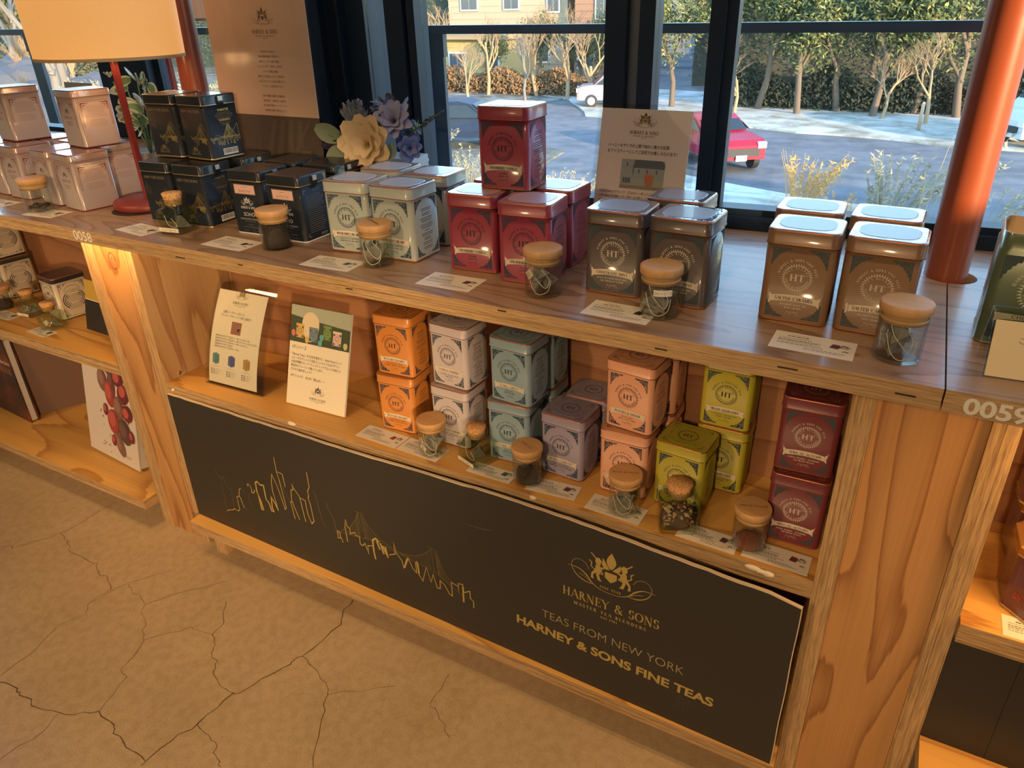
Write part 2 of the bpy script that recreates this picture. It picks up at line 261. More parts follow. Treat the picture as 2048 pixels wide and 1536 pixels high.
class Draw:
    def __init__(s, mb, o, ex, ey, lift=.00012):
        s.mb = mb; s.o = Vector(o); s.ex = Vector(ex).normalized(); s.ey = Vector(ey).normalized(); s.n = s.ex.cross(s.ey); s.lift = lift; s.T = (0, 0, 0, 1)
    def P(s, x, y, L):
        ox, oy, a_, k = s.T; X = ox + k * (x * cos(a_) - y * sin(a_)); Y = oy + k * (x * sin(a_) + y * cos(a_))
        return tuple(s.o + s.ex * X + s.ey * Y + s.n * (s.lift * L))
    def poly(s, pts, m, L=1):
        i = s.mb.add([s.P(x, y, L) for x, y in pts]); s.mb.face(range(i, i + len(pts)), m)
    def fan(s, pts, m, L=1):
        cx = sum(p[0] for p in pts) / len(pts); cy = sum(p[1] for p in pts) / len(pts); i = s.mb.add([s.P(cx, cy, L)] + [s.P(x, y, L) for x, y in pts]); k = len(pts)
        for j in range(k): s.mb.face((i, i + 1 + j, i + 1 + (j + 1) % k), m)
    def rect(s, x0, y0, x1, y1, m, L=1): s.poly([(x0, y0), (x1, y0), (x1, y1), (x0, y1)], m, L)
    def frame(s, x0, y0, x1, y1, w, m, L=1): s.stroke([(x0, y0), (x1, y0), (x1, y1), (x0, y1)], w, m, L, True)
    def disc(s, cx, cy, rx, ry, m, L=1, n=16): s.poly([(cx + rx * cos(2 * pi * i / n), cy + ry * sin(2 * pi * i / n)) for i in range(n)], m, L)
    def stroke(s, pts, w, m, L=1, closed=False):
        n_ = len(pts); ws = w if isinstance(w, (list, tuple)) else [w] * n_; A = []
        for i in range(n_):
            p0 = pts[(i - 1) % n_] if (closed or i > 0) else pts[i]; p1 = pts[(i + 1) % n_] if (closed or i < n_ - 1) else pts[i]
            d1 = Vector((pts[i][0] - p0[0], pts[i][1] - p0[1])); d2 = Vector((p1[0] - pts[i][0], p1[1] - pts[i][1]))
            if d1.length > 1e-9: d1.normalize()
            if d2.length > 1e-9: d2.normalize()
            t = d1 + d2
            if t.length < 1e-6: t = d2 if d2.length else d1
            t.normalize(); nn = Vector((-t.y, t.x)); kk = max(.45, nn.dot(Vector((-d2.y, d2.x))) if d2.length > .5 else nn.dot(Vector((-d1.y, d1.x)))); h = ws[i] / 2 / kk
            A.append((s.P(pts[i][0] + nn.x * h, pts[i][1] + nn.y * h, L), s.P(pts[i][0] - nn.x * h, pts[i][1] - nn.y * h, L)))
        i0 = s.mb.add([q for a_ in A for q in a_])
        for i in range(n_ if closed else n_ - 1):
            j = (i + 1) % n_; s.mb.face((i0 + 2 * i, i0 + 2 * i + 1, i0 + 2 * j + 1, i0 + 2 * j), m)
    def arc(s, cx, cy, rx, ry, a0, a1, w, m, L=1, n=10, wv=None):
        pts = []; ws = []
        for i in range(n + 1):
            t = radians(a0 + (a1 - a0) * i / n); pts.append((cx + rx * cos(t), cy + ry * sin(t))); ws.append(w if wv is None else wv(t))
        s.stroke(pts, ws, m, L)
    def serif(s, text, x, y, h, m, L=1, align=0, width=None, sp=.06, bold=1., detail=7):
        sx = h if width is None else width / gwidth(text, sp); x0 = x - align * gwidth(text, sp) * sx
        for ch in text:
            if ch in G:
                wd, els = G[ch]
                for e in els:
                    k = e[0]
                    if k in 'tn': s.stroke([(x0 + e[1] * sx, y + e[2] * h), (x0 + e[3] * sx, y + e[4] * h)], (T_ if k == 't' else N_) * h * bold, m, L)
                    elif k == 's': yy = y + (e[2] + (.02 if e[2] < .5 else -.02)) * h; s.stroke([(x0 + (e[1] - .13) * sx, yy), (x0 + (e[1] + .13) * sx, yy)], .045 * h * bold, m, L)
                    elif k == 'a': s.arc(x0 + e[1] * sx, y + e[2] * h, (e[3] - .04) * sx, (e[4] - .02) * h, e[5], e[6], 0, m, L, detail if abs(e[6] - e[5]) < 300 else detail + 5, lambda t: (N_ + (T_ - N_) * abs(cos(t))) * h * bold)
            x0 += ((G[ch][0] if ch in G else .45) + sp) * sx
    def ring(s, text, cx, cy, r, h, a_mid, span, m, L=1, flip=False, bold=1.2):
        tw = gwidth(text, .2); x = 0; T0 = s.T
        for ch in text:
            wd = G[ch][0] if ch in G else .45; t = (x + wd / 2) / tw - .5
            ang = radians(a_mid) - (t * radians(span)) * (1 if not flip else -1); x += wd + .2
            if ch in G:
                rr = r if not flip else r + h
                s.T = (cx + rr * cos(ang), cy + rr * sin(ang), ang + (-pi / 2 if not flip else pi / 2), 1); s.serif(ch, -wd / 2 * h, 0, h, m, L, bold=bold, detail=4)
        s.T = T0
    def font(s, text, x, y, size, m, L=1, align=0, width=None, bold=0., res=2):
        vs, fs, w = fontmesh(text, bold, res); k = size; kx = k if width is None else width / max(w, 1e-6); x0 = x - align * w * kx
        i = s.mb.add([s.P(x0 + vx * kx, y + vy * k, L) for vx, vy in vs])
        for f in fs: s.mb.face([i + j for j in f], m)
    def lines(s, x, y, w, n_, dy, h, m, L=1, align=0, rnd=None, dash=True):
        rnd = rnd or random.Random(3)
        for i in range(n_):
            ww = w * (.72 + .28 * rnd.random()) ; x0 = x - align * ww; yy = y - i * dy
            if not dash: s.rect(x0, yy, x0 + ww, yy + h, m, L); continue
            p = x0
            while p < x0 + ww:
                q = p + h * (1.2 + 3 * rnd.random()); s.rect(p, yy, min(q, x0 + ww), yy + h, m, L); p = q + h * .7
    def crest(s, cx, cy, k, m, L=1, text=None, n_=9, lw=.012):
        """crest with tulip, shield, two supporters and leaf scrolls; k = half width of the scrolls"""
        P = lambda pts: [(cx + k * x, cy + k * (y + .16)) for x, y in pts]
        def Q(pts, ws):
            pts = [(cx + k * x, cy + k * y) for x, y in pts]; ws = list(ws) if isinstance(ws, (list, tuple)) else [ws] * len(pts)
            if k < .02: s.stroke(pts, ws, m, L); return
            po, wo = [], []
            for i in range(len(pts) - 1):
                p0, p1, p2, p3 = pts[max(i - 1, 0)], pts[i], pts[i + 1], pts[min(i + 2, len(pts) - 1)]
                for j in range(6):
                    t = j / 6; po.append(tuple(.5 * (2 * p1[q] + (p2[q] - p0[q]) * t + (2 * p0[q] - 5 * p1[q] + 4 * p2[q] - p3[q]) * t * t + (3 * p1[q] - p0[q] - 3 * p2[q] + p3[q]) * t ** 3) for q in (0, 1))); wo.append(ws[i] * (1 - t) + ws[i + 1] * t)
            s.stroke(po + [pts[-1]], wo + [ws[-1]], m, L)
        s.poly(P([(0, .29), (-.07, .37), (-.115, .48), (-.10, .58), (-.055, .67), (0, .76), (.055, .67), (.10, .58), (.115, .48), (.07, .37)]), m, L)
        s.poly(P([(-.03, .28), (-.20, .56), (-.22, .36), (-.14, .26)]), m, L); s.poly(P([(.03, .28), (.22, .50), (.22, .34), (.14, .26)]), m, L)
        s.poly(P([(-.14, .20), (.14, .20), (.14, .05), (.06, -.03), (0, -.07), (-.06, -.03), (-.14, .05)]), m, L)
        for q in (-1, 1):
            for pl in ([(.20, .10), (.22, .24), (.28, .34), (.36, .30), (.38, .14), (.30, .04)], [(.26, .32), (.22, .44), (.28, .52), (.36, .50), (.38, .40), (.34, .31)], [(.17, .30), (.25, .27), (.24, .22), (.16, .25)], [(.17, .14), (.26, .14), (.25, .08), (.18, .08)], [(.28, .06), (.25, -.06), (.20, -.12), (.30, -.12), (.36, .08)], [(.34, .10), (.42, .00), (.40, -.12), (.47, -.10), (.46, .04), (.39, .16)]):
                pts = P([(q * x_, y_) for x_, y_ in pl]); s.poly(pts if q < 0 else pts[::-1], m, L)
            s.stroke(P([(q * .38, .16), (q * .47, .22), (q * .46, .34), (q * .52, .38)]), lw * 2.2 * k, m, L)
            s.stroke(P([(q * .36, .48), (q * .48, .60)]), lw * 2.4 * k, m, L)
            Q([(q * 0, -.22), (q * .22, -.20), (q * .42, -.10), (q * .58, .08), (q * .78, .20), (q * 1.04, .20)], [lw * k, lw * k, lw * 2 * k, lw * 3 * k, lw * 1.6 * k, lw * .7 * k])
            Q([(q * .52, .26), (q * .60, .40), (q * .76, .46), (q * .90, .38), (q * .94, .22), (q * .84, .02), (q * .64, -.10), (q * .42, -.12)], [lw * k * .8] * 4 + [lw * k * 1.1, lw * k * 1.8, lw * k * 2.2, lw * k])
            Q([(q * .46, -.08), (q * .62, .02), (q * .76, .06)], lw * k)
    def logo(s, cx, cy, k, m1, m2, L=1, small=True):
        """crest + HARNEY & SONS + MASTER TEA BLENDERS; k = half width of the name"""
        s.crest(cx, cy + .62 * k, .86 * k, m2, L)
        s.serif('HARNEY & SONS', cx, cy, .215 * k, m1, L, .5, 2 * k, bold=.82 if k > .05 else 1., detail=12 if k > .05 else 7)
        if small: s.serif('FINE TEAS', cx, cy + .50 * k, .055 * k, m2, L, .5, .42 * k, sp=.4, bold=1.4)
        s.serif('MASTER TEA BLENDERS', cx, cy - .16 * k, .075 * k, m1, L, .5, 1.5 * k, sp=.35, bold=1.3)
        s.serif('EST.1983', cx, cy - .27 * k, .055 * k, m1, L, .5, .34 * k, sp=.4, bold=1.4)
# ------------------------------------------------------------------ room shell
ZC, ZS, ZL, YP = .758, .412, .0873, .0924
b = MB(); b.box(-6, 5, -6, .95, -.06, 0); floor = struct(b.build('floor', conc), 'worn tan concrete floor with hairline cracks')
CRK = {.0021: [[(.428, .1), (.433, .064), (.45, .038), (.437, -.055), (.425, -.09), (.395, -.167), (.385, -.173), (.379, -.241), (.367, -.286), (.361, -.339)],
 [(-.015, -.351), (.028, -.344), (.044, -.351), (.061, -.348), (.097, -.352), (.159, -.337), (.205, -.306), (.253, -.311), (.266, -.322), (.324, -.328), (.359, -.33)]],
 .0013: [[(-.406, -.137), (-.39, -.127), (-.372, -.123), (-.341, -.075), (-.328, -.044), (-.319, -.016), (-.32, .03), (-.326, .05), (-.319, .093)],
 [(-.328, -.044), (-.283, -.054), (-.242, -.075), (-.17, -.075), (-.151, -.07), (-.111, -.092), (-.09, -.088), (-.05, -.108)], [(.437, -.055), (.483, -.066), (.527, -.086), (.539, -.1), (.568, -.149), (.611, -.213)],
 [(.379, -.241), (.396, -.249), (.434, -.254), (.455, -.27), (.477, -.28)], [(.384, -.172), (.357, -.173), (.32, -.16), (.303, -.135), (.281, -.129), (.268, -.11), (.242, -.096), (.238, -.063), (.197, -.021)]],
 .0008: [[(-.05, -.108), (-.055, -.156), (-.028, -.176), (-.052, -.22), (-.032, -.277), (-.029, -.343)], [(.205, -.306), (.183, -.238), (.158, -.232), (.137, -.168), (.115, -.154), (.094, -.133), (.06, -.118), (.054, -.101), (.085, -.054), (.159, .03)],
 [(.134, -.166), (.189, -.101), (.24, -.097)], [(.145, -.342), (.156, -.377), (.144, -.438)], [(.538, -.098), (.634, -.028)], [(.777, -.069), (.73, -.037), (.71, -.03), (.706, .037)], [(-.029, -.08), (-.001, -.094), (.024, -.092), (.056, -.103)], [(-.055, -.156), (-.032, -.077), (.023, -.005)]]}
crk_m = mat('crack_shadow', (.09, .06, .035), .9); rnd = random.Random(5)
for w, ls in CRK.items():
    for l in ls:
        b = MB(); d = Draw(b, (0, 0, 0), (1, 0, 0), (0, 1, 0), .0003); pts = []
        for i in range(len(l) - 1):
            for k in range(4):
                t = k / 4; j = .0035 if k else 0; pts.append((l[i][0] * (1 - t) + l[i + 1][0] * t + rnd.uniform(-j, j), l[i][1] * (1 - t) + l[i + 1][1] * t + rnd.uniform(-j, j)))
        pts.append(l[-1]); d.stroke(pts, [w * rnd.uniform(.45, 1.1) for _ in pts], 0); b.build('crack', crk_m, floor)
wall_m = mat('wall_plaster', (.50, .43, .34), .8); ceil_m = mat('ceiling_wood', (.40, .29, .18), .7)
b = MB(); b.box(-6, 5, -6, .95, 3, 3.1); struct(b.build('ceiling', ceil_m), 'plain ceiling')
b = MB(); b.box(-6, 5, -6.1, -6, 0, 3); struct(b.build('wall_back', wall_m), 'plaster wall behind the viewer')
b = MB(); b.box(-6.1, -6, -6, .95, 0, 3); struct(b.build('wall_left', wall_m), 'plaster wall far left')
b = MB()   # right wall out of view, its slit shaped to sun only the column
for y0, y1, z0, z1 in ((-6, -1.91, 0, 3), (-1.91, -1.66, 0, 1.70), (-1.66, .6, 0, 3), (-1.91, -1.66, 2.75, 3)): b.box(5, 5.12, y0, y1, z0, z1)
struct(b.build('wall_right', wall_m), 'unseen plaster wall with a slit added to sun the right column')
# window wall, parallel to its own slightly turned line
WA = math.atan2(.037, .387); WO = Vector((1.033, .452, 0)); wd = Vector((cos(WA), sin(WA), 0)); wn_ = Vector((-sin(WA), cos(WA), 0))
def wb(name, parts, mats=None, label=''):
    q = MB()
    for p in parts: q.box(*p[:6], p[6] if len(p) > 6 else 0)
    o = q.build(name, mats or [frame_m, frame_l], None, WO, WA); return struct(o, label)
wb('trim_1', [(-.86, -.75, .0, .07, .72, 3), (-.75, -.712, .018, .07, .72, 3), (-.712, -.708, .0, .07, .72, 3), (-.708, -.669, .022, .07, .72, 3)], label='broad dark window post behind the large poster')
wb('trim_2', [(-.613, -.578, .0, .06, .72, 3), (-.578, -.572, .012, .06, .72, 3), (-.572, -.557, .004, .05, .72, 3, 0)], label='dark window mullion behind the flower box')
wb('trim_3', [(-.220, -.187, .0, .06, .72, 3), (-.187, -.168, .022, .06, .72, 3, 1), (-.168, -.144, .006, .06, .72, 3)], label='dark mullion with a grey aluminium strip')
wb('trim_4', [(-.062, -.040, .0, .06, .72, 3), (-.040, -.0235, .010, .05, .72, 3)], label='dark mullion behind the tilted acrylic sign')
wb('trim_5', [(-.669, -.613, .0, .05, .72, .79), (-.557, -.220, .0, .05, .72, .79), (-.144, -.062, .0, .05, .72, .79), (-.0235, 3.2, .0, .05, .72, .778), (-.0235, 3.2, .012, .05, .778, .788), (-.86, 3.2, 0, .06, 2.55, 3.0), (3.2, 3.4, 0, .1, 0, 3), (-.86, 3.4, .0, .06, 0, .72)], label='dark sill rail and head of the window row')
for i, (x0, x1) in enumerate(((-.669, -.613), (-.557, -.220), (-.144, -.062), (-.0235, 3.2))):
    q = MB(); q.box(x0, x1, .030, .034, .787, 2.55); struct(q.build('window_%d' % (i + 1), pane_g, None, WO, WA), ['narrow glass strip beside the flowers', 'wide clear window pane over the street', 'narrow glass strip behind the acrylic sign', 'widest clear pane on the right'][i])
q = MB(); q.box(-6, .215, .70, .75, 0, .77); q.box(-6, .215, .70, .75, 2.55, 3); q.box(-.868, -.645, .70, .75, .77, 2.55); q.box(-.645, -.640, .69, .75, .77, 2.55); q.box(-.640, -.62, .715, .75, .77, 2.55); q.box(-2.2, -2.12, .70, .75, .77, 2.55); q.box(-4, -3.9, .70, .75, .77, 2.55)
q.box(.17, .23, .40, .75, 0, 3); struct(q.build('trim_6', [frame_m]), 'dark frame of the set-back left windows')
for i, (x0, x1) in enumerate(((-.62, .17), (-2.12, -.868), (-6, -2.2))):
    q = MB(); q.box(x0, x1, .722, .726, .77, 2.55); struct(q.build('window_%d' % (i + 5), pane_g), 'set-back left window pane, section %s' % 'abc'[i])
# ------------------------------------------------------------------ counters
def prism(pts, z0, z1, name, mats, mt=0, me_=1, parent=None):
    q = MB(); k = len(pts); i = q.add([(x, y, z0) for x, y in pts] + [(x, y, z1) for x, y in pts]); q.face(range(i, i + k)[::-1], mt); q.face(range(i + k, i + 2 * k), mt)
    for j in range(k): q.face((i + j, i + (j + 1) % k, i + k + (j + 1) % k, i + k + j), me_)
    return q.build(name, mats, parent)
def win_y(x): return .452 + (x - 1.033) * .0956
TH = .0235; notch = [(1.343 + .031 * cos(radians(t)), .345 + .031 * sin(radians(t))) for t in range(-90, 271, 15)]
nl = [p for p in notch if p[0] <= 1.3392]; nr = [p for p in notch if p[0] >= 1.3408]
nl = sorted(nl, key=lambda p: p[1]); nr = sorted(nr, key=lambda p: -p[1])
pB = [(.0005, 0), (1.3392, 0)] + [(1.3392, nl[0][1])] + nl + [(1.3392, nl[-1][1])] + [(1.3392, win_y(1.339) - .002), (.235, win_y(.235) - .002), (.0005, win_y(.235) - .02)]
cB = prism(pB, ZC - TH, ZC, 'countertop', [w_top, e_z]); tag(cB, 'long middle plywood countertop numbered 0058 at its left corner', 'countertop', 'plywood countertops along the window')
pC = [(1.3408, 0), (2.6, 0), (2.6, win_y(2.6) - .002), (1.3408, win_y(1.341) - .002), (1.3408, nr[0][1])] + nr + [(1.3408, nr[-1][1])]
cC = prism(pC, ZC - TH, ZC, 'countertop', [w_top, e_z]); tag(cC, 'right plywood countertop numbered 0059 on its front edge', 'countertop', 'plywood countertops along the window')
pA = [(-1.35, 0), (-.0005, 0), (-.0005, .315), (-.06, .315), (-.06, .375), (-.0005, .375), (-.0005, .695), (-1.35, .695)]
cA = prism(pA, ZC - TH, ZC, 'countertop', [w_top, e_z]); tag(cA, 'left plywood countertop under the pinkish white tins', 'countertop', 'plywood countertops along the window')
q = MB(); d = Draw(q, (0, 0, 0), (1, 0, 0), (0, 0, 1)); d.font('0058', .0155, .7385, .0235, 0, 1, 0, .050, .012, 6); q.build('painted_number', white_ink, cB)
q = MB(); d = Draw(q, (0, 0, 0), (1, 0, 0), (0, 0, 1)); d.font('0059', 1.3575, .7375, .0225, 0, 1, 0, .052, .028, 6); q.build('painted_number', white_ink, cC)
q = MB(); d = Draw(q, (0, 0, ZC), (1, 0, 0), (0, 1, 0)); d.disc(.012, .138, .050, .050, 0, 2, 28); q.build('cable_hole', void, cB)
gapm = mat('gap_dark', (.03, .02, .012), .9)
q = MB(); rnd = random.Random(4)
for x, z, l in ((.275, .741, .022), (.62, .743, .012), (.86, .7525, .012), (1.30, .7435, .018), (1.19, .748, .02), (1.06, .742, .014), (.415, .748, .01)): q = MB(); q.box(x, x + l, -.0004, .0, z, z + .0016); q.build('veneer_gap', gapm, cB)
# ------------------------------------------------------------------ cabinets
def cab(label, parts):
    t = thing('plywood_cabinet', (parts[0][1][0], .3, 0), 0, label, 'cabinet', 'plywood display cabinets'); off = t.location.copy()
    for name, bx, ms, mi in parts:
        q = MB(); x0, x1, y0, y1, z0, z1 = bx; q.box(x0 - off.x, x1 - off.x, y0 - off.y, y1 - off.y, z0, z1, mi); q.build(name, ms, t)
    return t
vert = ([w_z, e_x], (0, 1, 0)); hor = ([w_x, e_z, e_y], (2, 1, 0)); bk = ([w_back], (0, 0, 0))
ZU = ZC - TH - .0002
cabB = cab('middle plywood cabinet with the black skyline board across its lower half', [
    ('side_panel', (-.0134, .0151, YP, .46, 0, ZU), *vert), ('side_panel', (1.2632, 1.2886, YP, .46, 0, ZU), *vert),
    ('shelf', (.0153, 1.263, YP, .300, ZS - .0289, ZS), *hor), ('bottom_shelf', (.0200, 1.2625, .0570, .300, ZL - .0238, ZL), *hor),
    ('back_panel', (.0153, 1.263, .3005, .312, ZL, ZU), *bk), ('foot', (.055, .088, .080, .118, 0, ZL - .024), *vert), ('foot', (1.18, 1.21, .22, .258, 0, ZL - .024), *vert)])
cabA = cab('left plywood cabinet holding damask tins and macaron books', [
    ('side_panel', (-.1353, -.1031, YP, .46, 0, ZU), *vert), ('side_panel', (-1.33, -1.30, YP, .46, 0, ZU), *vert),
    ('shelf', (-1.30, -.1355, YP, .330, .394, .420), *hor), ('bottom_shelf', (-1.30, -.1360, .058, .330, ZL - .0238, ZL), *hor),
    ('back_panel', (-1.30, -.1355, .3305, .342, ZL, ZU), *bk), ('toe_board', (-1.29, -.15, .19, .2, 0, ZL - .024), *bk)])
cabC = cab('right plywood cabinet holding octagonal purple tins', [
    ('side_panel', (1.3986, 1.4250, YP, .46, 0, ZU), *vert), ('side_panel', (2.55, 2.58, YP, .46, 0, ZU), *vert),
    ('shelf', (1.4255, 2.5495, .079, .31, .3995, .4276), *hor), ('dark_front_board', (1.4255, 1.497, .0925, .10, .216, .399), [black_board], (0, 0, 0)), ('dark_front_board', (1.4975, 2.5495, .0925, .10, .216, .399), [black_board], (0, 0, 0)),
    ('bottom_shelf', (1.4255, 2.5495, .03, .31, .19, .2155), *hor), ('back_panel', (1.4255, 2.5495, .3105, .322, .2155, ZU), *bk)])
q = MB(); q.box(-.1028, -.0137, YP + .004, YP + .016, 0.0, ZU, (0, 0, 0)); tag(q.build('filler_panel', [w_fil]), 'narrow dark-grained filler board between left and middle cabinets', 'panel', 'filler boards between cabinets')
q = MB(); q.box(1.2889, 1.3983, YP + .004, YP + .016, 0.0, ZU, (0, 0, 0)); tag(q.build('filler_panel', [w_fil]), 'wide filler board with bold cathedral grain between middle and right cabinets', 'panel', 'filler boards between cabinets')
# knot on left filler + screw
q = MB(); d = Draw(q, (0, YP + .004, 0), (1, 0, 0), (0, 0, 1)); d.arc(-.055, .660, .010, .017, 0, 320, .0022, 0, 1, 14); d.arc(-.054, .658, .005, .009, 30, 250, .0012, 0, 1, 8)
k_ = q.build('knot', mat('knot_dark', (.12, .05, .02), .6), bpy.data.objects['filler_panel'])
q = MB(); q.lathe([(0, .001), (.0035, .0008), (.0045, 0)], seg=10); sc = q.build('screw', mat('screw_steel', (.35, .33, .3), .3, .9), cabB); sc.location = (.0153 + .0134, .1275 - .3, ZS + .0075); sc.rotation_euler = (0, pi / 2, 0)
# putty blobs on the shelf edge
q = MB()
for x, z, w, h in ((1.187, .4045, .011, .0042), (1.197, .4028, .008, .0030), (1.207, .4015, .0085, .0048), (.357, .4075, .010, .0042), (.855, .4080, .006, .0038), (.032, .4005, .004, .003)):
    i0 = []
    for r, yy in ((1, 0), (.8, -.002), (.35, -.0034)): i0.append([(x - cabB.location.x + w * r * cos(t * pi / 7), YP + yy - .3, z + h * r * sin(t * pi / 7)) for t in range(14)])
    q.loft(i0, 0, None, 0, sm=True)
q.build('putty_blob', mat('putty', (.72, .62, .47), .6), cabB)
# ------------------------------------------------------------------ black skyline board
bo = Vector((.0345, .0840, .0873)); bx_ = Vector((1.2589 - .0345, .0584 - .0840, 0)).normalized(); by_ = Vector((.0066 - .0345, .0860 - .0840, .3057)); by_ = (by_ - bx_ * by_.dot(bx_)).normalized(); bn_ = bx_.cross(by_)
bt = thing('skyline_board', bo, 0, 'long black foam board with gold skyline drawing and gold lettering', 'sign board')
X0, X1, H0, H1 = -.0165, 1.2235, .2930, .2995
q = MB(); top = []; rnd = random.Random(11); K = 60
def bl(x, y, n_): v = bx_ * x + by_ * y + bn_ * n_; return tuple(v)
TP = [(-0.0165, 0.3043), (0.1515, 0.3076), (0.3216, 0.3114), (0.4636, 0.3138), (0.6254, 0.3195), (0.7692, 0.3237), (0.8232, 0.3246), (0.8979, 0.3238), (1.0145, 0.3189), (1.1206, 0.3136), (1.1797, 0.312), (1.2235, 0.3047)]
def tpy(x):
    for (x0_, y0_), (x1_, y1_) in zip(TP, TP[1:]):
        if x <= x1_: return y0_ + (y1_ - y0_) * (x - x0_) / (x1_ - x0_)
    return TP[-1][1]
tp = [(X0 + (X1 - X0) * i / K, tpy(X0 + (X1 - X0) * i / K) + rnd.uniform(-.0007, .0007)) for i in range(K + 1)]; H1 = tp[-1][1]
rt = [(X1 + .0004 * sin(i * 1.3), H1 * (1 - i / 12)) for i in range(1, 12)]
outl = [(X0, 0.0005)] + tp + rt + [(X1, 0.0005)]
outl = outl[:1] + outl[1:]; outl = [outl[0]] + [(x, y) for x, y in outl[1:]]
fr = q.add([bl(x, y, .0) for x, y in outl]); bkx = q.add([bl(x, y, -.005) for x, y in outl]); k = len(outl)
q.face([fr + j for j in range(k)][::-1], 0); q.face([bkx + j for j in range(k)], 0)
for j in range(k): q.face((fr + j, bkx + j, bkx + (j + 1) % k, fr + (j + 1) % k), 1)
q.build('board', [black_board, paper_edge], bt)
q = MB(); d = Draw(q, (0, 0, 0), bx_, by_, .0003); pts = [(x + rnd.uniform(-.0002, .0002), y - .0006) for x, y in tp]; d.stroke(pts, [rnd.uniform(.0008, .0024) for _ in pts], 0, 1); d.stroke([(X1 - .0006, H1 - .0006)] + [(x - .0007, y) for x, y in rt] + [(X1 - .0006, .001)], .0012, 0, 1)
q.build('torn_edge', paper_edge, bt)
SKY = {'f':[[809,1579,832,1400,881,1323,1036,1391,1030,1278,1104,1115,1198,1127,1173,930,1152,655],[869,1364,944,1261],[890,1176,902,953,890,718,872,459],[3616,1951,3679,1870,3688,1685,3740,1285,3814,1135],[3929,1768,3947,1637,4063,1402,4071,1196,4099,994],[1722,1210,1705,1000,1793,862],[1500,1265,1636,1181],[2730,1953,2832,1637,2934,1424]],'m':[[872,459,941,511,1083,561,1144,621,1252,594,1312,654,1316,865,1311,977,1375,1018,1439,1002,1439,908,1484,753],[1399,1026,1438,1189,1500,1265],[1757,1387,1738,1435,1787,1463,1828,1410,1852,1364,1830,1265,1900,1288,1941,1375],[2538,1076,2480,1519,2495,1737,2554,1949,2589,1855,2643,1715,2664,1616,2745,1179,2787,1230,2765,1544,2730,1953,2709,2049,2716,2393],[2704,2065,2800,2061,2861,2046,2874,1756],[2983,1028,2947,1429,3002,1465,3021,1347,3110,1056],[2984,1477,3025,1743,3076,1760,3080,1893,3120,1786,3170,1733,3231,1632,3272,1061],[3231,1632,3365,1608,3371,1293,3435,1084,3507,1165,3492,1547,3460,1710,3487,1754,3480,1871,3544,1978,3542,2313],[4204,927,4179,1024,4092,998,4106,1173,4160,1159,4159,1017],[4325,992,4328,1152,4313,1321,4360,1527,4377,1379,4439,1350,4430,1225,4551,1305,4561,1240,4652,1240,4649,1064,4702,1050,4766,1127,4793,1051,4831,907,4835,1102,4948,1146],[5331,1090,5477,1165,5468,1433,5514,1197,5623,1070,5643,905,5732,1148,5770,1197,5855,993,5933,923,5935,1163,5971,1194,5983,909,6058,786,6167,1156,6245,849,6307,1046,6371,766,6437,777,6449,970,6542,909,6630,742,6693,719,6694,1041,6834,1001,6844,871,6837,1070,6932,1094,6931,909],[6956,920,7069,1003,7078,839,7139,799,7134,644]],'t':[[2091,929,2068,1125,2002,1359,2013,1508,2016,1581,2080,1620,2132,1565,2242,1583,2237,1256,2304,1170,2332,996,2396,1001,2371,1083,2404,1350,2485,1233,2538,1076],[2091,929,2035,928,2022,1311],[4987,847,4969,1015,4975,1294,5061,1361,5132,1303],[5073,1315,5124,1128],[5152,1294,5205,1057],[5199,1244,5270,1072],[5260,1250,5298,1007],[6931,688,6937,1046],[5976,1180,5991,930],[5662,931,5761,1177]],'c':[[4685,1797,4607,1600,4452,1389,4185,1203],[4790,1784,4908,1575,5134,1389,5469,1264],[5469,1264,5672,1243,5947,1319,6155,1452,6294,1599],[6422,1591,6488,1355,6587,1130,6725,1038],[4160,1159,4962,1272,5602,1215,6328,1122,6983,797],[4687,1814,4741,1377],[4755,1788,4807,1385],[4617,1823,4830,1815],[6311,1613,6343,1095],[6390,1595,6431,1098],[6249,1647,6423,1608]]}
def pairs(l): return [(l[i] / 1e4, l[i + 1] / 1e4) for i in range(0, len(l), 2)]
DECK = pairs(SKY['c'][4])
def deck_y(x):
    for (x0, y0), (x1, y1) in zip(DECK, DECK[1:]):
        if x0 <= x <= x1: return y0 + (y1 - y0) * (x - x0) / (x1 - x0)
    return DECK[-1][1]
def skyline(d, wf, wm, wt, mf, mm, mthick, L=1, x0=0., susp=14, tf=lambda x, y: (x, y), ncut=1e9):
    for key, w, m in (('f', wf, mf), ('m', wm, mm), ('t', wt, mthick)):
        for l in SKY[key]:
            p = pairs(l)
            if p[0][0] >= x0: d.stroke([tf(*q_) for q_ in p], w, m, L + (key == 't'))
    for l in SKY['c']:
        p = pairs(l); d.stroke([tf(*q_) for q_ in p], wf, mf, L)
    for l, (tx, ty) in ((SKY['c'][0], (.466, .174)), (SKY['c'][1], (.4765, .175)), (SKY['c'][2], (.630, .159)), (SKY['c'][3], (.642, .157))):
        p = pairs(l)
        for i in range(susp):
            t = i / susp * (len(p) - 1); k = int(t); f = t - k; x = p[k][0] * (1 - f) + p[k + 1][0] * f; y = p[k][1] * (1 - f) + p[k + 1][1] * f
            d.stroke([tf(x, y), tf(x + (tx - x) * .25, deck_y(x))], wf * .55, mf, L)
q = MB(); d = Draw(q, (0, 0, 0), bx_, by_, .0003); skyline(d, .0009, .0019, .0036, 1, 0, 0); q.build('skyline_print', [gold, gold_dim], bt)
q = MB(); d = Draw(q, (0, 0, 0), bx_, by_, .0003)
